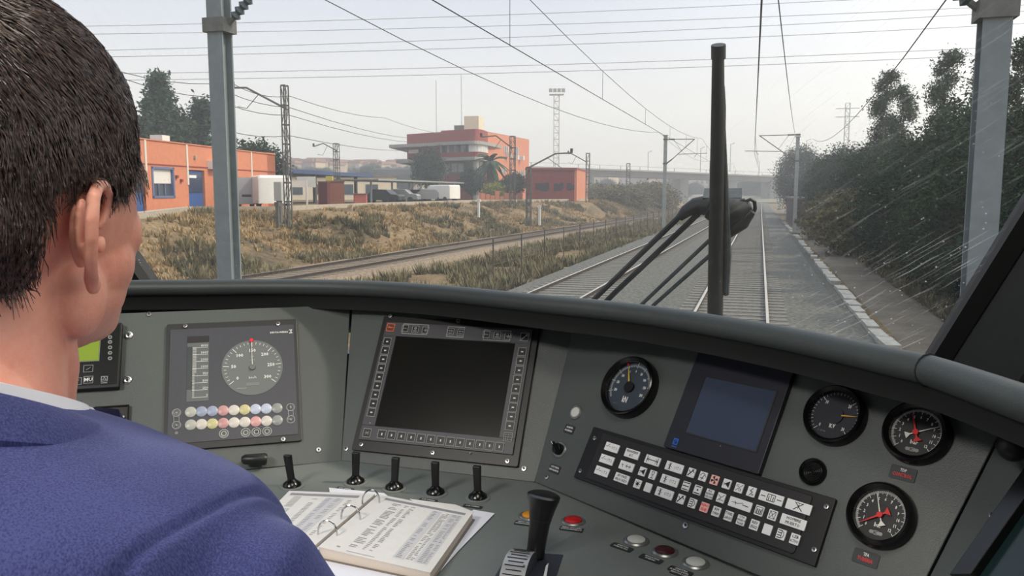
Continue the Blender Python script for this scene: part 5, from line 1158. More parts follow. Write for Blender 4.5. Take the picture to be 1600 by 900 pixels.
# --- radio unit with green screen at the far left
c1_=L('l',192,509); c2_=L('l',189,609); wl=.135; hl=c1_[1]-c2_[1]; cu=(c1_[0]+c2_[0])/2-wl/2; cv=(c1_[1]+c2_[1])/2
t=thing('radio_unit','black radio unit with a green screen and a key lettered MU, beside the driver\'s chin','radio unit',mw=UV('l',cu,cv,0)); M().rbox(wl,hl,.002,0,.014).build('housing',BLACK,t,bevel=.0012); M().rbox(wl-.008,hl-.010,.001,.014,.015,0,.001).build('face',pm('radio_face',(30,32,32),.25,0,spec=.6),t)
def lr(px,py,h=.015): u,v=L('l',px,py,h); return u-cu,v-cv
a,b=lr(156,530); a2,b2=lr(156,563); M().box(a-.06,a,b2,b+.014,.015,.0158).build('screen',pm('lcd_green',(118,140,30),.4,0,emit=.35),t); m=M(); m.line([(a-.06,b2-.0008),(a+.0008,b2-.0008),(a+.0008,b+.0145)],.0009,.0152); m.build('screen_outline',GREYP,t)
for py in (527,534.5,543,551.5,560): a,b=lr(172,py); M().lathe([(.0020,.015),(.0020,.0158),(.0034,.0158),(.0034,.015)],16,(a,b,0)).build('indicator_ring',GREYP,t)
for (px,py,s_) in ((138,576,''),(138,593.5,'MU'),(120,596,'')):
    a,b=lr(px,py); k_=M().frame(.0150,.0130,.0008,.015,.0158,a,b).build('key',GREYP,t)
    if s_: text(s_,.0090,WHITE,k_,a,b,.0155,name='legend',bold=.03)
    else: M().line([(a-.003,b-.002),(a+.003,b+.002)],.0008,.0152).build('legend',GREYP,k_)
a,b=lr(163,592); m=M(); m.frame(.0105,.0095,.0012,.015,.0156,a,b); m.line([(a-.003,b-.002),(a+.003,b-.002),(a,b+.003),(a-.003,b-.002)],.001,.0152); m.box(a-.005,a+.005,b-.008,b-.0065,.015,.0154); m.build('emblem',GREYP,t)
# socket under it
u,v=L('l',176,650); t=thing('desk_socket','black recessed socket just above the driver\'s collar, under the radio unit','socket',mw=UV('l',u,v,0)); M().rbox(.05,.030,.002,0,.004).build('housing',BLACK,t,bevel=.001); M().frame(.052,.032,.002,.003,.0075).build('rim',GLOSSB,t); M().cyl(.002,.004,.0075,(.018,-.005),12).build('pin',STEEL,t)
# --- push buttons
def pushbutton(k,px,py,r,col,label,cat='button',ring=RINGM,h=.0045):
    t=thing('push_button',label,cat,mw=PF(k,px,py,0)); M().lathe([(r*1.42,0),(r*1.42,.0012),(r*1.25,.0030),(r*1.08,.0030),(r*1.04,.0012)],36).build('ring',ring,t,True,40); M().lathe([(r,.0005),(r,h-.0012),(r*.88,h),(0,h+.0004)],32).build('cap',col,t,True,40); return t
CAPW=pm('cap_white',(196,200,196),.4); 
pushbutton('r',900.5,645,.0088,CAPW,'white round button with a metal ring left of the kN gauge')
plate('r',890,671,.0215,.0145,[('ALARMA',.0042,.0030,WHITE,.85),('INCENDIO',.0040,-.0025,WHITE,.85)],'small dark plate with two white lines under the white button left of the kN gauge',mat=DK2)
t=thing('rotary_switch','black rotary knob in a metal ring left of the pictogram buttons','switch',mw=PF('r',875,703,0)); M().lathe([(.0135,0),(.0135,.0012),(.0120,.0028),(.0102,.0028),(.0098,.0010)],36).build('ring',RINGM,t,True,40)
kb=M().lathe([(.0092,.001),(.0090,.009),(.0080,.0105),(0,.0108)],28).build('knob',GLOSSB,t,True,40); m=M(); dv_=Vector(ang_pt(145,1)); m.tube([dv_*-.010+Vector((0,0,.0125)) if 0 else Vector((dv_.x*-.009,dv_.y*-.009,.0125)),Vector((dv_.x*.0105,dv_.y*.0105,.0125))],.0034,8); m.build('grip',GLOSSB,t); M().line([(dv_.x*.006,dv_.y*.006),(dv_.x*.0112,dv_.y*.0112)],.0012,.0162).build('pointer',WHITE,t)
plate('r',867,733,.0230,.0135,[('LUZ PUERTA',.0038,.0028,WHITE,.8),('PANORAMICA',.0038,-.0022,WHITE,.85)],'small dark plate with two white lines under the rotary knob',mat=DK2)
CAPR=pm('cap_red',(186,20,24),.35); CAPM=pm('cap_maroon',(64,18,24),.35); CAPO=pm('cap_amber',(206,140,28),.35)
pushbutton('d',895.5,815,.0125,CAPR,'bright red round button right of the black lever')
plate('d',893,827.5,.034,.0125,[('FRENO ESTACION.',.0040,.0026,WHITE,.85),('ESTACIONAMIENTO',.0040,-.0024,WHITE,.82)],'small dark plate with fine white lettering under the bright red button',mat=DK2,rot=-.02)
pushbutton('d',829,807,.0125,CAPO,'amber round button half hidden behind the black lever')
plate('d',822,819,.034,.0125,[('FRENO MANUAL',.0040,.0026,WHITE,.85),('ESTACIONAMIENTO',.0040,-.0024,WHITE,.82)],'small dark plate with fine white lettering under the amber button',mat=DK2,rot=-.02)
Zb=lambda x,y:(880+x/3.636,660+y/3.636)
pushbutton('d',*Zb(415,675),.0125,CAPW,'white round button on the desk, left of the dark maroon one')
pushbutton('d',*Zb(578,737),.0125,CAPM,'dark maroon round button between the two white ones on the desk')
pushbutton('d',*Zb(752,803),.0125,CAPW,'white round button on the desk, right of the dark maroon one')
for (x,y,a,b,lb) in ((333,712,'APERTURA','PUERTAS IZQ.','left'),(499,778,'ANULACION','PUERTAS','maroon'),(665,848,'APERTURA','PUERTAS DCHA.','right')):
    plate('d',*Zb(x,y),.032,.0125,[(a,.0042,.0026,WHITE,.85),(b,.0042,-.0024,WHITE,.85)],{'left':'small dark plate with white lettering below the left white desk button','maroon':'small dark plate with white lettering below the dark maroon button','right':'small dark plate with white lettering below the right white desk button'}[lb],rot=-.42,mat=DK2)
plate('d',*Zb(668,868),.030,.008,[('SELECTOR LATERAL',.0040,0,WHITE,.8)],'narrow dark plate at the bottom edge of the photo under the right white desk button',rot=-.42,mat=DK2)
# --- paddle switches along the back of the desk
Zs=lambda x,y:(380+x/3.077,690+y/3.077)
def paddle(px,py,label,lean):
    t=thing('paddle_switch',label,'switch',mw=PF('d',px,py,0),group=None); M().lathe([(.0195,0),(.0195,.0010),(.0172,.0022),(.0150,.0018)],36).build('base_ring',pm('base_ring_grey',(112,116,114),.5),t,True,40)
    M().lathe([(.0148,.001),(.0140,.0055),(.0085,.0095),(.0060,.0125),(0,.013)],32).build('boot',GLOSSB,t,True,50)
    m=M(); m.loft([[(-.0052,-.0035,.008),(.0052,-.0035,.008),(.0052,.0035,.008),(-.0052,.0035,.008)],[(-.0052+lean*.4,-.0035,.022),(.0052+lean*.4,-.0035,.022),(.0052+lean*.4,.0040,.022),(-.0052+lean*.4,.0040,.022)],[(-.0062+lean,-.0032,.052),(.0062+lean,-.0032,.052),(.0062+lean,.0042,.052),(-.0062+lean,.0042,.052)]]); m.build('paddle',BLACK,t,bevel=.001); return t
for (x,y,ln,lb) in ((235,215,-.006,'black paddle switch beside the driver\'s sleeve, first from the left'),(541,198,.002,'second black paddle switch from the left, above the top ring of the binder'),(727,226,.0035,'third black paddle switch from the left, above the open page'),(925,250,0,'fourth black paddle switch from the left, above the page corner'),(1128,272,-.001,'rightmost black paddle switch, nearest the lever')): paddle(*Zs(x,y),lb,ln)
for (x,y,lb) in ((1103,314,'thin dark plate in front of the rightmost paddle switch'),(890,284,'thin dark plate in front of the fourth paddle switch'),(490,229,'thin dark plate in front of the second paddle switch')): plate('d',*Zs(x,y),.030,.009,[('LUZ CABINA',.0042,0,WHITE,.9)],lb,rot=-.06,mat=DK2)
t=thing('knob_switch','fat black knob lying sideways just above the driver\'s sleeve','switch',mw=PF('l',400,717,.012)); m=M(); m.tube([(-.02,0,0),(-.017,0,.002),(.014,-.003,.004),(.018,-.0035,.004)],[.007,.0085,.0105,.008],16); m.build('knob',BLACK,t,True,50); M().cyl(.006,-.012,.001,seg=16).build('stem',BLACK,t)
# --- master controller lever
base=Vector((*L('d',838,868),0)); t=thing('master_controller','black flared hand lever on a silver graduated drum in a dark blue plate','lever',mw=FR['d']@Matrix.Translation((base.x,base.y,0)))
def dl(px,py,h=0): u,v=L('d',px,py,h); return Vector((u-base.x,v-base.y,h))
q=[dl(*z) for z in ((797,862),(880,868),(868,905),(840,960),(740,960),(776,897))]; m=M(); m.prism([(p.x,p.y) for p in q],0,.0012); m.build('scale_plate',pm('plate_blue_grey',(46,50,62),.45),t)
# drum: quarter cylinder, axis along x, graduated
a=dl(812,866); b=dl(850,868); xa,xb=-.026,.006; yc=-.045
m=M(); rg=[]
for i in range(19):
    th=R(15+150*i/18); rg.append([(xa,yc+.045*math.cos(th),-.018+.040*math.sin(th)),(xb,yc+.045*math.cos(th),-.018+.040*math.sin(th))])
m.loft(rg,close=False); m.f=[f[::-1] for f in m.f]; dr=m.build('drum',pm('drum_silver',(172,174,178),.4,.3),t,True)
m=M()
for xx in (xa,xb): m.add([(xx,yc,-.018)]+[(xx,yc+.045*math.cos(R(15+150*i/18)),-.018+.040*math.sin(R(15+150*i/18))) for i in range(19)],[tuple(range(20)) if xx>0 else tuple(range(20))[::-1]])
m.build('drum_side',pm('drum_side_grey',(84,88,90),.4,.3),dr)
m=M()
for i in range(2,17,1):
    th=R(15+150*i/18+4); y_=yc+.0453*math.cos(th); z_=-.018+.0404*math.sin(th); L_=.020 if i%2 else .026; m.cbox((xa+xb)/2+.000,y_,z_,L_,.0012,.0006)
m.build('graduations',BLKP,dr)
for i,s in enumerate(('0','P','T','F','U')):
    th=R(58+i*20); text(s,.006,BLKP,dr,xb-.004,yc+.0457*math.cos(th),-.018+.0412*math.sin(th),name='numeral')
for s_,z in ((-1,((752,960),(800,884),(806,889),(790,960))),(1,((845,960),(857,880),(853,884),(838,950)))):
    q=[dl(*p,.0014) for p in z]; m=M(); m.prism([(p.x,p.y) for p in q],.0012,.0018); m.build('white_wedge',WHITE,t)
tp_=dl(850,772,.085); bt=dl(836,868,.004)
nrm=(tp_-bt); m=M(); pts=[];rs_=[]
for s_,r_ in ((0,.0125),(.12,.0120),(.30,.0125),(.52,.0135),(.62,.0150),(.78,.0178),(.92,.0212),(.98,.0218),(1.0,.0195),(1.012,.0150),(1.004,.0050)): pts.append(bt+nrm*s_); rs_.append(r_)
m.tube(pts,rs_,32); m.build('handle',pm('lever_black',(22,20,22),.3,0,spec=.6),t,True,50)
m=M(); m.tube([bt+nrm*.60,bt+nrm*.605],.0150,32); m.build('joint_ring',pm('ring_dark',(60,60,62),.4),t)
# --- teal glass at the lower right
def sp(px,py,h=0): u,v=L('s',px,py,h); return (u,v)
t=thing('side_screen','dark framed screen with a teal sheen at the bottom right corner','screen',mw=FR['s'])
A1=[sp(*q,.004) for q in ((1640,700),(1496,906),(1530,906),(1648,738))]; m=M(); m.prism(A1,0,.016); m.build('frame',GLOSSB,t,bevel=.001)
A2=[sp(*q,.002) for q in ((1648,738),(1530,906),(1700,960),(1760,800))]; m=M(); m.prism(A2,0,.006); m.build('screen',pm('teal_glass',(26,44,46),.2,0,spec=.5),t)
t=thing('grab_knob','round black knob in the shadow under the hood rim at the right edge','knob',mw=Matrix.Translation(D3(1583,697,.84))); M().ell((0,0,0),(.016,.016,.016),20,12).build('ball',BLACK,t,True); M().tube([(0,0,0),(.03,.06,.0)],.006,8).build('stem',BLACK,t)
# --- ring binder and papers
PAPER=pm('paper',(226,224,220),.8,0,.02,80); PAPERB=pm('paper_bluish',(226,228,238),.8); COVER=pm('binder_cover',(120,112,104),.6); PGEDGE=pm('page_edges',(216,204,190),.8,0,.1,400,stretch=(1,1,60)); CHR=pm('chrome_ring',(200,200,200),.15,1); PR1=pm('print_grey',(158,158,162),.7); PR2=pm('print_band',(206,206,208),.8); PR3=pm('print_header',(148,148,152),.7)
DN=FR['d']
def dq(px,py,h): u,v=L('d',px,py,h); return Vector((u,v))
bn=thing('ring_binder','open ring binder with printed timetable pages lying on the desk','binder',mw=DN)
tl,tr,br,bl_=dq(592,772,.020),dq(738,800,.016),dq(672,893,.016),dq(499,853,.020)
def quadslab(pts,h0,h1s,name,mat,par):
    m=M(); m.add([(p.x,p.y,h0) for p in pts]+[(p.x,p.y,h) for p,h in zip(pts,h1s)],[(3,2,1,0),(4,5,6,7),(0,1,5,4),(1,2,6,5),(2,3,7,6),(3,0,4,7)]); return m.build(name,mat,par)
def orient(p): 
    a=sum(p[i].x*p[(i+1)%4].y-p[(i+1)%4].x*p[i].y for i in range(4)); return p if a>0 else p[::-1]
RP_=[bl_,br,tr,tl]
quadslab([p+(p-(tl+br)/2)*.035 for p in RP_],.001,[.004]*4,'cover',COVER,bn)
rs2=quadslab(RP_,.004,[.0185,.0145,.0145,.0185],'page_stack',PGEDGE,bn)
def pg(s,t_,h=.0004):  # page coordinates: s across from the rings, t up the page
    lo=bl_.lerp(br,s); hi=tl.lerp(tr,s); p=lo.lerp(hi,t_); z=.0190+(.0150-.0190)*s+h; return (p.x,p.y,z)
def pquad(m,s0,s1,t0,t1,h=.0004): m.add([pg(s0,t0,h),pg(s1,t0,h),pg(s1,t1,h),pg(s0,t1,h)],[(0,1,2,3)])
m=M(); m.add([pg(-.005,-.005,-.0002),pg(1.005,-.005,-.0002),pg(1.005,1.005,-.0002),pg(-.005,1.005,-.0002)]+[pg(-.005,-.005,.0002),pg(1.005,-.005,.0002),pg(1.005,1.005,.0002),pg(-.005,1.005,.0002)],[(3,2,1,0),(4,5,6,7),(0,1,5,4),(1,2,6,5),(2,3,7,6),(3,0,4,7)]); tpg=m.build('page',PAPER,bn)
m=M(); pquad(m,.10,.95,.925,.965); m.build('print_header',PR3,tpg)
m=M(); pquad(m,.63,.73,.08,.90); pquad(m,.82,.94,.08,.90); m.build('print_band',PR2,tpg)
m=M(); rg_=random.Random(5)
for i in range(33):
    t_=.885-.0245*i
    for (s0,mx) in ((.22,.10),(.345,.04),(.41,.05),(.65,.05),(.745,.04),(.785,.03),(.845,.05),(.90,.03)):
        if rg_.random()<.86: pquad(m,s0,s0+mx*rg_.uniform(.55,1),t_-.006,t_+.004,.0007)
pquad(m,.13,.16,.05,.065,.0007); pquad(m,.24,.50,.02,.026,.0007); pquad(m,.12,.93,.935,.939,.0008)
m.build('print_rows',PR1,tpg)
# left leaf
l_tl,l_bl=dq(452,766,.016),dq(380,838,.016); l_tr,l_br=dq(586,771,.020),dq(490,853,.020)
LP=[l_bl,l_br,l_tr,l_tl]; quadslab([p+(p-(l_tl+l_br)/2)*.03 for p in LP],.001,[.004]*4,'cover',COVER,bn); quadslab(LP,.004,[.0145,.0185,.0185,.0145],'page_stack',PGEDGE,bn)
def pg2(s,t_,h=.0004):
    p=l_bl.lerp(l_br,s).lerp(l_tl.lerp(l_tr,s),t_); return (p.x,p.y,.0150+.004*s+h)
m=M(); m.add([pg2(0,0,-.0002),pg2(1,0,-.0002),pg2(1,1,-.0002),pg2(0,1,-.0002),pg2(0,0,.0002),pg2(1,0,.0002),pg2(1,1,.0002),pg2(0,1,.0002)],[(3,2,1,0),(4,5,6,7),(0,1,5,4),(1,2,6,5),(2,3,7,6),(3,0,4,7)]); lp=m.build('page',PAPER,bn)
m=M(); m.add([pg2(.05,.90),pg2(.86,.90),pg2(.86,.95),pg2(.05,.95)],[(0,1,2,3)]); m.build('print_header',PR3,lp)
m=M(); m.add([pg2(.50,.10),pg2(.72,.10),pg2(.72,.87),pg2(.50,.87)],[(0,1,2,3)]); m.build('print_band',PR2,lp)
m=M()
for i in range(26):
    t_=.86-.03*i
    for s0,mx in ((.12,.12),(.36,.08),(.52,.07),(.63,.07),(.78,.06)):
        if rg_.random()<.8: m.add([pg2(s0,t_,.0007),pg2(s0+mx*.8,t_,.0007),pg2(s0+mx*.8,t_+.008,.0007),pg2(s0,t_+.008,.0007)],[(0,1,2,3)])
m.build('print_rows',PR1,lp)
sa,sb=(tl+l_tr)/2,(bl_+l_br)/2; m=M(); dsp=(sb-sa).normalized(); m.tube([(sa.x-dsp.x*.004,sa.y-dsp.y*.004,.0125),(sb.x+dsp.x*.006,sb.y+dsp.y*.006,.0125)],.0045,8); m.build('spine_bar',CHR,bn,True)
for (xa_,ya_,xb_,yb_) in ((566,789,593,786),(533,812,563,813),(497,836,527,838)):
    a=dq(xa_,ya_,.018); b=dq(xb_,yb_,.018); c=(a+b)/2; r_=(b-a).length/2; ud=(b-a).normalized(); m=M(); pts=[]
    for i in range(15):
        th=PI*i/14; pts.append((c.x-ud.x*r_*math.cos(th),c.y-ud.y*r_*math.cos(th),.016+.0235*math.sin(th)**.7)); 
    m.tube([(pts[0][0],pts[0][1],.010)]+pts+[(pts[-1][0],pts[-1][1],.010)],.0013,8); m.build('ring',CHR,bn,True)
def sheet(name,pts,h,label,mat=PAPER,prints=()):
    P=[dq(x,y,h) for x,y in pts]; c=sum(P,Vector((0,0)))/len(P); t=M().prism([(p.x-c.x,p.y-c.y) for p in P],0,.0006).build(name,mat,mw=DN@Matrix.Translation((c.x,c.y,h))); tag(t,label,'paper')
    for (x0,y0,x1,y1) in prints:
        a=dq(x0,y0,h)-c; b=dq(x1,y1,h)-c; M().line([tuple(a),tuple(b)],.0016,.0007).build('print_line',PR1,t)
    return t
sheet('loose_sheet',((740,797),(773,802.5),(718,859),(668,915),(560,915),(600,880)),.0014,'white sheet sticking out to the right from under the binder',PAPERB)
sheet('loose_sheet',((514,762.5),(600,771),(640,800),(520,800)),.0020,'white sheet corner showing behind the top of the binder',PAPERB)
sheet('loose_sheet',((440,866),(520,866),(665,897),(690,930),(430,950)),.0024,'white sheet under the lower edge of the binder at the bottom of the photo',PAPERB,((500,872,560,884),(628,895,645,899)))
sheet('loose_sheet',((640,780),(712,789),(740,800),(700,812)),.0030,'thin page sticking out above the open page of the binder',PAPER)
# ============================================================= THE DRIVER
def skin_mat():
    m=bpy.data.materials.new('skin'); m.use_nodes=True; t=m.node_tree; b=t.nodes['Principled BSDF']; A=t.nodes.new; K=t.links.new
    co=A('ShaderNodeTexCoord'); n=A('ShaderNodeTexNoise'); n.inputs['Scale'].default_value=22; n.inputs['Detail'].default_value=8; n.inputs['Roughness'].default_value=.7; K(co.outputs['Object'],n.inputs[0])
    r=A('ShaderNodeValToRGB'); K(n.outputs[0],r.inputs[0]); r.color_ramp.elements[0].position=.3; r.color_ramp.elements[0].color=(*srgb((222,146,124)),1); r.color_ramp.elements[1].position=.7; r.color_ramp.elements[1].color=(*srgb((240,178,156)),1); K(r.outputs[0],b.inputs['Base Color'])
    n2=A('ShaderNodeTexNoise'); n2.inputs['Scale'].default_value=420; K(co.outputs['Object'],n2.inputs[0]); bp=A('ShaderNodeBump'); bp.inputs['Strength'].default_value=.25; bp.inputs['Distance'].default_value=.001; K(n2.outputs[0],bp.inputs['Height']); K(bp.outputs[0],b.inputs['Normal'])
    b.inputs['Roughness'].default_value=.5; b.inputs['Subsurface Weight'].default_value=.25; b.inputs['Subsurface Radius'].default_value=(.012,.004,.002); b.inputs['Subsurface Scale'].default_value=1; return m
SKIN=skin_mat()
def cloth(name,c,c2,sc=900):
    m=bpy.data.materials.new(name); m.use_nodes=True; t=m.node_tree; b=t.nodes['Principled BSDF']; A=t.nodes.new; K=t.links.new
    co=A('ShaderNodeTexCoord'); mp=A('ShaderNodeMapping'); mp.inputs['Scale'].default_value=(sc,sc,sc*.25); mp.inputs['Rotation'].default_value=(0,R(30),R(20)); K(co.outputs['Object'],mp.inputs[0]); n=A('ShaderNodeTexNoise'); n.inputs['Scale'].default_value=1; n.inputs['Detail'].default_value=2; K(mp.outputs[0],n.inputs[0])
    n3=A('ShaderNodeTexNoise'); n3.inputs['Scale'].default_value=9; K(co.outputs['Object'],n3.inputs[0]); ad=A('ShaderNodeMath'); ad.operation='ADD'; K(n.outputs[0],ad.inputs[0]); ml=A('ShaderNodeMath'); ml.operation='MULTIPLY_ADD'; ml.inputs[1].default_value=.5; ml.inputs[2].default_value=-.25; K(n3.outputs[0],ml.inputs[0]); K(ml.outputs[0],ad.inputs[1])
    r=A('ShaderNodeValToRGB'); K(ad.outputs[0],r.inputs[0]); r.color_ramp.elements[0].position=.35; r.color_ramp.elements[0].color=(*srgb(c),1); r.color_ramp.elements[1].position=.65; r.color_ramp.elements[1].color=(*srgb(c2),1); K(r.outputs[0],b.inputs['Base Color'])
    bp=A('ShaderNodeBump'); bp.inputs['Strength'].default_value=.4; bp.inputs['Distance'].default_value=.0008; K(n.outputs[0],bp.inputs['Height']); K(bp.outputs[0],b.inputs['Normal'])
    b.inputs['Roughness'].default_value=.85; b.inputs['Sheen Weight'].default_value=.25; b.inputs['Sheen Roughness'].default_value=.5; b.inputs['Sheen Tint'].default_value=(.5,.55,.9,1); b.inputs['Specular IOR Level'].default_value=.15; return m
SUIT=cloth('navy_suit_cloth',(44,49,92),(66,72,120)); SHIRT=pm('shirt_white',(232,232,236),.8)
HX,HY,HZ=-.485,.428,2.852
drv=thing('person','seated man with short dark hair and navy blue suit, seen from behind at left','person',loc=(HX,HY,FZ))
OZ=HZ-FZ
def fuse(name,m,vox,mat,smooth_it=6,parent=drv,fac=.5):
    me=m.mesh(name,mat); o=bpy.data.objects.new(name,me); COL.objects.link(o); r=o.modifiers.new('r','REMESH'); r.mode='VOXEL'; r.voxel_size=vox; r.use_smooth_shade=True
    s=o.modifiers.new('s','SMOOTH'); s.iterations=smooth_it; s.factor=fac
    dg=bpy.context.evaluated_depsgraph_get(); e=o.evaluated_get(dg); me2=bpy.data.meshes.new_from_object(e); bpy.data.objects.remove(o); me2.name=name
    me2.polygons.foreach_set('use_smooth',[True]*len(me2.polygons)); 
    ob=bpy.data.objects.new(name,me2); COL.objects.link(ob); ob.parent=parent; return ob
T=Matrix.Translation((0,0,OZ)); HROT=Matrix.Rotation(R(8),4,'Z')
m=M(T); E_=lambda c,r,rot=None: m.ell(c,r,28,18,rot)
m.xf=T@HROT; E_((0,-.006,.024),(.0755,.096,.104)); E_((0,.006,.040),(.071,.086,.084)); E_((0,-.030,-.012),(.066,.068,.070)); E_((0,.030,-.010),(.069,.066,.084)); E_((0,.030,-.066),(.0600,.058,.050)); E_((0,.040,-.086),(.047,.052,.032)); E_((0,.036,-.050),(.0655,.052,.050)); E_((0,.078,-.098),(.026,.022,.020))
for s_ in (-1,1): 
    E_((s_*.040,.052,-.030),(.024,.028,.028)); E_((s_*.030,.083,.012),(.026,.012,.009)); E_((s_*.010,.105,-.042),(.009,.010,.008))
    E_((s_*.052,.004,-.070),(.014,.022,.030))
m.tube([(0,.090,.008),(0,.104,-.020),(0,.116,-.036)],[.008,.010,.0125],12); E_((0,.094,-.066),(.022,.010,.0065)); E_((0,.092,-.077),(.020,.010,.0065))
# neck and trunk under the clothes
m.xf=T
m.tube([(0,-.018,-.030),(0,-.026,-.085),(0,-.036,-.135),(0,-.048,-.185)],[.056,.0555,.060,.070],28)
for s_ in (-1,1): m.tube([(s_*.042,-.006,-.055),(s_*.030,.012,-.12),(s_*.014,.020,-.165)],[.014,.013,.012],10); m.tube([(s_*.02,-.058,-.11),(s_*.08,-.052,-.205),(s_*.15,-.04,-.245)],[.032,.034,.030],14)
for z,rx,ry,yy in ((-.25,.155,.085,-.045),(-.34,.165,.10,-.04),(-.46,.150,.098,-.04),(-.58,.145,.095,-.035),(-.70,.155,.105,-.03)): E_((0,yy,z),(rx,ry,.085))
ARM={}
for s_ in (-1,1):
    sh=(s_*.170,-.02,-.270); el=(s_*.225,.03,-.50); wr=(s_*.125,.235,-.60); m.tube([sh,((sh[0]+el[0])/2,0,-.37),el],[.048,.042,.036],14); m.tube([el,((el[0]+wr[0])/2,.14,-.56),wr],[.036,.032,.022],14); E_(el,(.037,.037,.037)); E_(sh,(.042,.042,.042))
    ARM[s_]=(sh,el,wr)
    # hand on the thigh, five fingers
    pc=(s_*.118,.275,-.612); rot=Matrix.Rotation(s_*.35,4,'Z'); E_(pc,(.040,.048,.015),rot)
    for i,(ox_,ln) in enumerate(((-.028,.062),(-.010,.072),(.009,.068),(.026,.054))):
        b=Vector(pc)+rot@Vector((ox_,.038,0)); d1=rot@Vector((ox_*.25,1,-.05)).normalized(); d2=rot@Vector((0,1,-.55)).normalized(); m.tube([b,b+d1*ln*.5,b+d1*ln*.5+d2*ln*.5],[.0095,.0088,.0072],10)
    b=Vector(pc)+rot@Vector((-s_*.034,-.012,0)); m.tube([b,b+rot@Vector((-s_*.026,.024,-.004)),b+rot@Vector((-s_*.032,.054,-.012))],[.0115,.0105,.008],10)
    # ear : shell, rim, lobe, tragus
    m.xf=T@HROT
    er=Matrix.Rotation(s_*R(12),4,'Z')@Matrix.Rotation(R(-8),4,'X'); ec=Vector((s_*.0765,-.017,-.030))
    def ep(y,z,x=0): q=er@Vector((s_*x,y*1.22,z)); return tuple(ec+q)
    m.ell(ep(-.004,.002,-.002),(.0045,.0135,.0235),16,10,er)
    hel=[(.010,.006,.001),(.0135,.018,.004),(.011,.028,.007),(.002,.0325,.009),(-.009,.0305,.011),(-.017,.022,.0125),(-.0195,.009,.013),(-.018,-.004,.012),(-.0145,-.015,.010),(-.009,-.0235,.007),(-.003,-.0275,.004)]
    m.tube([ep(*q) for q in hel],[.0030,.0034,.0036,.0038,.0042,.0044,.0044,.0042,.0040,.0044,.0050],10)
    m.tube([ep(*q) for q in [(.002,.018,.004),(-.006,.014,.0055),(-.0095,.004,.006),(-.008,-.008,.0055),(-.002,-.015,.004)]],[.0028,.0030,.0032,.0030,.0028],8)
    m.ell(ep(.001,-.0290,.003),(.0040,.0085,.0085),14,10,er); m.ell(ep(.0105,-.004,.002),(.004,.004,.0065),12,8,er); m.ell(ep(-.012,.004,.003),(.0035,.007,.020),12,8,er)
body=fuse('body',m,.0019,SKIN,5)
for s_ in (-1,1):
    M(T@HROT).ell((s_*.031,.082,-.004),(.0115,.0115,.0115),16,10).build('eye',pm('eye_white',(220,214,206),.2),drv,True); M(T@HROT).ell((s_*.031,.0905,-.004),(.0055,.0038,.0055),12,8).build('iris',pm('iris_brown',(60,40,28),.2),drv,True)
# hair: cap and strands grown on the head
dg=bpy.context.evaluated_depsgraph_get()
bvh=BVHTree.FromPolygons([v.co for v in body.data.vertices],[p.vertices for p in body.data.polygons])
HI=HROT.inverted(); earR=[T@HROT@Vector((s_*.082,-.017,-.030)) for s_ in (-1,1)]
def hair_zone(p):
    q_=HI@Vector((p.x,p.y,0)); x,y,z=q_.x,q_.y,p.z-OZ
    if y>.045: lim=.060-.25*max(0,.075-abs(x))*0+(.012 if abs(x)<.05 else -.025)-(max(0,.075-y))*.6
    elif y>-.001: lim=-.004 if y<.036 else .02
    elif y>-.035: lim=.0045
    elif y>-.053: lim=.004+(y+.035)*3.4
    else: lim=-.057-(-.053-y)*.75
    lim+=noise.noise(Vector((x*60,y*60,z*60)))*.006
    return z>lim
def surf(p):
    r=bvh.find_nearest(p); return r[0],r[1]
capm=bmesh.new(); capm.from_mesh(body.data)
dele=[f for f in capm.faces if not(hair_zone(f.calc_center_median()) and f.calc_center_median().z-OZ>-.11 and min((f.calc_center_median()-e).length for e in earR)>.030 )]
bmesh.ops.delete(capm,geom=dele,context='FACES')
NV=[v.normal.copy() for v in capm.verts]
for v,n_ in zip(capm.verts,NV):
    v.co+=n_*(.0035+.002*noise.noise(v.co*70))
HAIRB=pm('hair_base',(26,20,19),.7,0,.3,180)
hm_=bpy.data.materials.new('dark_hair'); hm_.use_nodes=True; hb=hm_.node_tree.nodes['Principled BSDF']; hb.inputs['Roughness'].default_value=.38; hb.inputs['Specular IOR Level'].default_value=.55
oi=hm_.node_tree.nodes.new('ShaderNodeTexCoord'); hn=hm_.node_tree.nodes.new('ShaderNodeTexNoise'); hn.inputs['Scale'].default_value=300; hm_.node_tree.links.new(oi.outputs['Object'],hn.inputs[0]); hr=hm_.node_tree.nodes.new('ShaderNodeValToRGB'); hm_.node_tree.links.new(hn.outputs[0],hr.inputs[0]); hr.color_ramp.elements[0].position=.35; hr.color_ramp.elements[1].position=.68
hr.color_ramp.elements[0].color=(*srgb((34,25,23)),1); hr.color_ramp.elements[1].color=(*srgb((92,74,68)),1); hm_.node_tree.links.new(hr.outputs[0],hb.inputs['Base Color'])
cme=bpy.data.meshes.new('hair'); capm.to_mesh(cme); capm.free(); cme.materials.append(HAIRB); cme.polygons.foreach_set('use_smooth',[True]*len(cme.polygons)); hair=bpy.data.objects.new('hair',cme); COL.objects.link(hair); hair.parent=drv
roots=[]; rn=random.Random(8); polys=[p for p in cme.polygons]
import itertools
areas=[p.area for p in polys]; tot=sum(areas); cum=list(itertools.accumulate(areas))
import bisect
vs=[];fs=[]; whorl=Vector((0.01,-.070,OZ+.095))
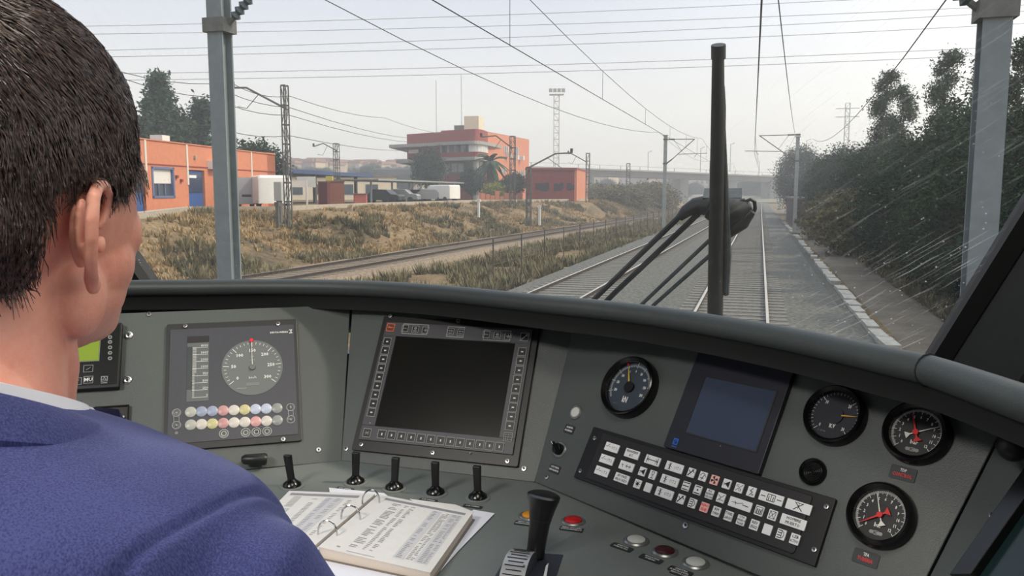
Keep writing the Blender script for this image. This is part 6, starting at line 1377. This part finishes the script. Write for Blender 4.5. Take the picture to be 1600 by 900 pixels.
for k in range(21000):
    p=polys[bisect.bisect(cum,rn.random()*tot)%len(polys)]; c=cme.vertices[p.vertices[rn.randrange(len(p.vertices))]].co.copy()+Vector((rn.gauss(0,.001),rn.gauss(0,.001),rn.gauss(0,.001)))
    n0=p.normal; away=(c-whorl); away=(away-n0*away.dot(n0)); 
    d=away.normalized()*.7+Vector((0,0,-1))*.55+Vector((math.copysign(.15,c.x),-.25 if c.z-OZ<.06 else .10,0))
    cl=noise.noise_vector(c*38)*.45; d=(d+Vector(cl)+Vector((rn.gauss(0,.18),rn.gauss(0,.18),rn.gauss(0,.18))))
    qf=HI@Vector((c.x,c.y,0)); low=c.z-OZ<.015 and qf.y>-.045 or c.z-OZ<-.05; Ls=rn.uniform(.007,.012) if low else rn.uniform(.018,.034); seg=3; q=c.copy(); lift=.0005; w0=.00042
    pts=[]
    cn=noise.noise(c*45)*.0025
    for s_ in range(seg+1):
        co,nn=surf(q); t_=s_/seg; hh=(.0035+.0050*math.sin(t_*1.9)+cn*t_ + rn.uniform(0,.0012)) if not low else .0018+.0015*t_
        pts.append((co+nn*hh,nn)); dd=(d-nn*d.dot(nn)).normalized(); q=co+dd*Ls/seg
    b=len(vs)
    for i,(pp,nn) in enumerate(pts):
        dd=(pts[min(i+1,seg)][0]-pts[max(i-1,0)][0]).normalized(); sd_=dd.cross(nn).normalized()*(w0*(1-.75*i/seg)*(1.5 if i else 1)); sd_=sd_+nn*rn.uniform(-.0002,.0002); vs+=[tuple(pp-sd_),tuple(pp+sd_)]
    for i in range(seg): fs.append((b+2*i,b+2*i+1,b+2*i+3,b+2*i+2))
sme=bpy.data.meshes.new('hair_strands'); sme.from_pydata(vs,[],fs); sme.materials.append(hm_); sme.update(); hs=bpy.data.objects.new('hair_strands',sme); COL.objects.link(hs); hs.parent=hair; hs['kind']='stuff'
# brows
for s_ in (-1,1):
    mm=M(T@HROT); mm.tube([(s_*.014,.096,.014),(s_*.030,.094,.019),(s_*.047,.080,.015)],[.0025,.0032,.002],8); mm.build('eyebrow',HAIRB,drv,True)
# shirt collar and shirt front
def ringpts(cx,cy,rx,ry,zb,zf,n=40,tw=0):
    out=[]
    for i in range(n):
        a=2*PI*i/n; s=math.sin(a); z=zb+(zf-zb)*(.5+.5*s); out.append((cx+rx*math.cos(a),cy+ry*s,z))
    return out
CY=-.040
m=M(T); m.loft([ringpts(0,CY,.078,.076,-.135,-.200),ringpts(0,CY+.004,.0725,.071,-.093,-.157),ringpts(0,CY+.004,.0705,.069,-.093,-.157),ringpts(0,CY,.075,.073,-.135,-.198)],caps=False); m.build('shirt_collar',SHIRT,drv,True)
m=M(T); m.ell((0,.055,-.29),(.055,.035,.13),20,14); m.build('shirt',SHIRT,drv,True); 
m=M(T); m.loft([[(-.012,.083,-.17),(.012,.083,-.17),(.010,.090,-.18),(-.010,.090,-.18)],[(-.03,.093,-.36),(.03,.093,-.36),(.03,.098,-.36),(-.03,.098,-.36)]]); m.build('tie',pm('tie_dark',(36,38,70),.6),drv)
# jacket
m=M(T)
def sring(z,rx,ry,cy,p=2.6,n=44,zdrop=0):
    out=[]; tl=.020*smooth01((z+.20)/.07)
    for i in range(n):
        a=2*PI*i/n; c,s=math.cos(a),math.sin(a); x=rx*math.copysign(abs(c)**(2/p),c); y=ry*math.copysign(abs(s)**(2/p),s); out.append((x,cy+y,z-zdrop*(abs(x)/max(rx,.001))**2-tl*s))
    return out
TR=[(-.126,.060,.058,-.045,2.0,0),(-.132,.090,.080,-.046,2.0,.006),(-.141,.118,.094,-.048,2.1,.010),(-.152,.160,.108,-.050,2.3,.014),(-.170,.199,.116,-.052,2.8,.014),(-.208,.214,.126,-.052,3.3,.012),(-.26,.218,.134,-.050,3.4,0),(-.36,.214,.140,-.045,3.2,0),(-.48,.200,.134,-.035,2.5,0),(-.60,.196,.134,-.03,2.5,0),(-.72,.206,.146,-.02,2.5,0),(-.765,.205,.145,-.02,2.5,0)]
m.loft([sring(z,rx,ry,cy,p,44,dz) for z,rx,ry,cy,p,dz in TR])
for s_ in (-1,1):
    sh,el,wr=ARM[s_]
    m.tube([(s_*.160,-.045,-.230),(s_*.197,-.042,-.240),(s_*.209,-.030,-.282),(s_*.210,-.012,-.34),(s_*.222,.008,-.42),(s_*.234,.03,-.50)],[.044,.0600,.066,.066,.062,.058],22)
    m.ell((s_*.234,.03,-.50),(.058,.058,.058),20,12)
    m.tube([(s_*.234,.03,-.50),(s_*.18,.13,-.555),(s_*.130,.222,-.597)],[.058,.050,.040],22)
jk=fuse('jacket',m,.0040,SUIT,60)
# cloth folds
NRM=[v.normal.copy() for v in jk.data.vertices]; CO=[]
for v,n in zip(jk.data.vertices,NRM):
    c=v.co.copy(); a=noise.noise(Vector((c.x*9,c.y*9,c.z*5)))*.004+noise.noise(Vector((c.x*26,c.y*22,c.z*14)))*.0012
    # seam where the sleeve is set in
    for s_ in (-1,1):
        dd=c.x*s_-(.190+.020*((c.z-OZ+.19)/-.12)*-0.4); 
        if c.z-OZ>-.40: a-=.0030*math.exp(-(dd/.0030)**2); a+=0
    q_=c+n*a; CO+=[q_.x,q_.y,q_.z]
jk.data.vertices.foreach_set('co',CO); jk.data.update()
# jacket collar
m=M(T); C0=[(ringpts(0,CY-.002,.0795,.077,-.094,-.176)),(ringpts(0,CY-.003,.0850,.082,-.090,-.172)),(ringpts(0,CY-.005,.0970,.091,-.098,-.176)),(ringpts(0,CY-.006,.112,.103,-.116,-.188)),(ringpts(0,CY-.006,.1115,.1025,-.120,-.193)),(ringpts(0,CY-.004,.088,.084,-.118,-.205)),(ringpts(0,CY-.002,.078,.075,-.100,-.185))]
m.loft(C0+[C0[0]],caps=False); m.build('jacket_collar',SUIT,drv,True)
for s_ in (-1,1):
    m=M(T); m.loft([[(s_*.030,.070,-.235),(s_*.085,.055,-.205),(s_*.105,.072,-.25),(s_*.045,.092,-.29)],[(s_*.004,.098,-.40),(s_*.02,.098,-.40),(s_*.03,.102,-.40),(s_*.01,.106,-.40)]]); m.build('lapel',SUIT,drv,True)
    wr=ARM[s_][2]; M(T).tube([(s_*.136,.212,-.593),(s_*.124,.236,-.602)],[.0345,.0335],20).build('shirt_cuff',SHIRT,drv,True)
# trousers and shoes
m=M(T); TRM=pm('trouser_navy',(44,48,84),.85,0,.1,300)
m.ell((0,-.015,-.755),(.185,.135,.10),28,14)
for s_ in (-1,1):
    m.tube([(s_*.095,-.01,-.765),(s_*.13,.22,-.745),(s_*.15,.43,-.74)],[.095,.085,.068],18); m.ell((s_*.15,.43,-.74),(.068,.068,.068),18,10); m.tube([(s_*.15,.43,-.74),(s_*.15,.47,-.95),(s_*.15,.45,-1.135)],[.066,.058,.055],18)
fuse('trousers',m,.008,TRM,4)
for s_ in (-1,1):
    m=M(T); m.tube([(s_*.15,.42,-1.185),(s_*.155,.50,-1.19),(s_*.16,.60,-1.20)],[.042,.045,.030],14); m.box(s_*.155-.045,s_*.155+.045,.38,.63,-1.232,-1.218); fuse('shoe',m,.006,pm('shoe_black',(20,20,22),.35),3)
# seat
st_=thing('driver_seat','dark cloth driving seat carrying the man in the navy suit','seat',loc=(HX,HY-.02,FZ)); SEATM=pm('seat_cloth',(40,44,52),.9,0,.1,200)
M().rbox(.50,.50,.06,.27,.385,0,.08).build('seat_cushion',SEATM,st_,bevel=.02)
m=M(); m.rbox(.44,.09,.03,.40,.88,0,-.225); m.build('backrest',SEATM,st_,bevel=.02)
M().cyl(.06,.03,.28,(0,.05),20).build('pedestal',BLACK,st_); M().cyl(.2,0,.03,(0,.05),28).build('foot_plate',BLACK,st_)
# added ceiling fill lamps, out of view, brightening the cab
lt=thing('fill_lamp','flat square fill lamp added on the cab ceiling behind the driver','lamp',loc=(-1.05,-.55,CEIL-.05)); M().box(-.3,.3,-.3,.3,0,.05).build('housing',CAB,lt); M().box(-.27,.27,-.27,.27,-.008,0).build('diffuser',pm('lamp_diffuser',(255,244,226),.5,emit=3.0),lt)
al=bpy.data.lights.new('fill_lamp_light','AREA'); al.shape='SQUARE'; al.size=.5; al.energy=36; al.color=(1,.95,.88); ao=bpy.data.objects.new('fill_lamp_light',al); COL.objects.link(ao); ao.location=(-1.05,-.55,CEIL-.08)
lt2=copy_tree(lt,Matrix.Translation((-.1,.35,CEIL-.05)),'smaller square fill lamp added on the cab ceiling above the desk'); a2=al.copy(); a2.energy=4; a2.size=.4; ao2=bpy.data.objects.new('fill_lamp_light',a2); COL.objects.link(ao2); ao2.location=(-.1,.35,CEIL-.08)  # second added lamp, lifts the desktop brightness
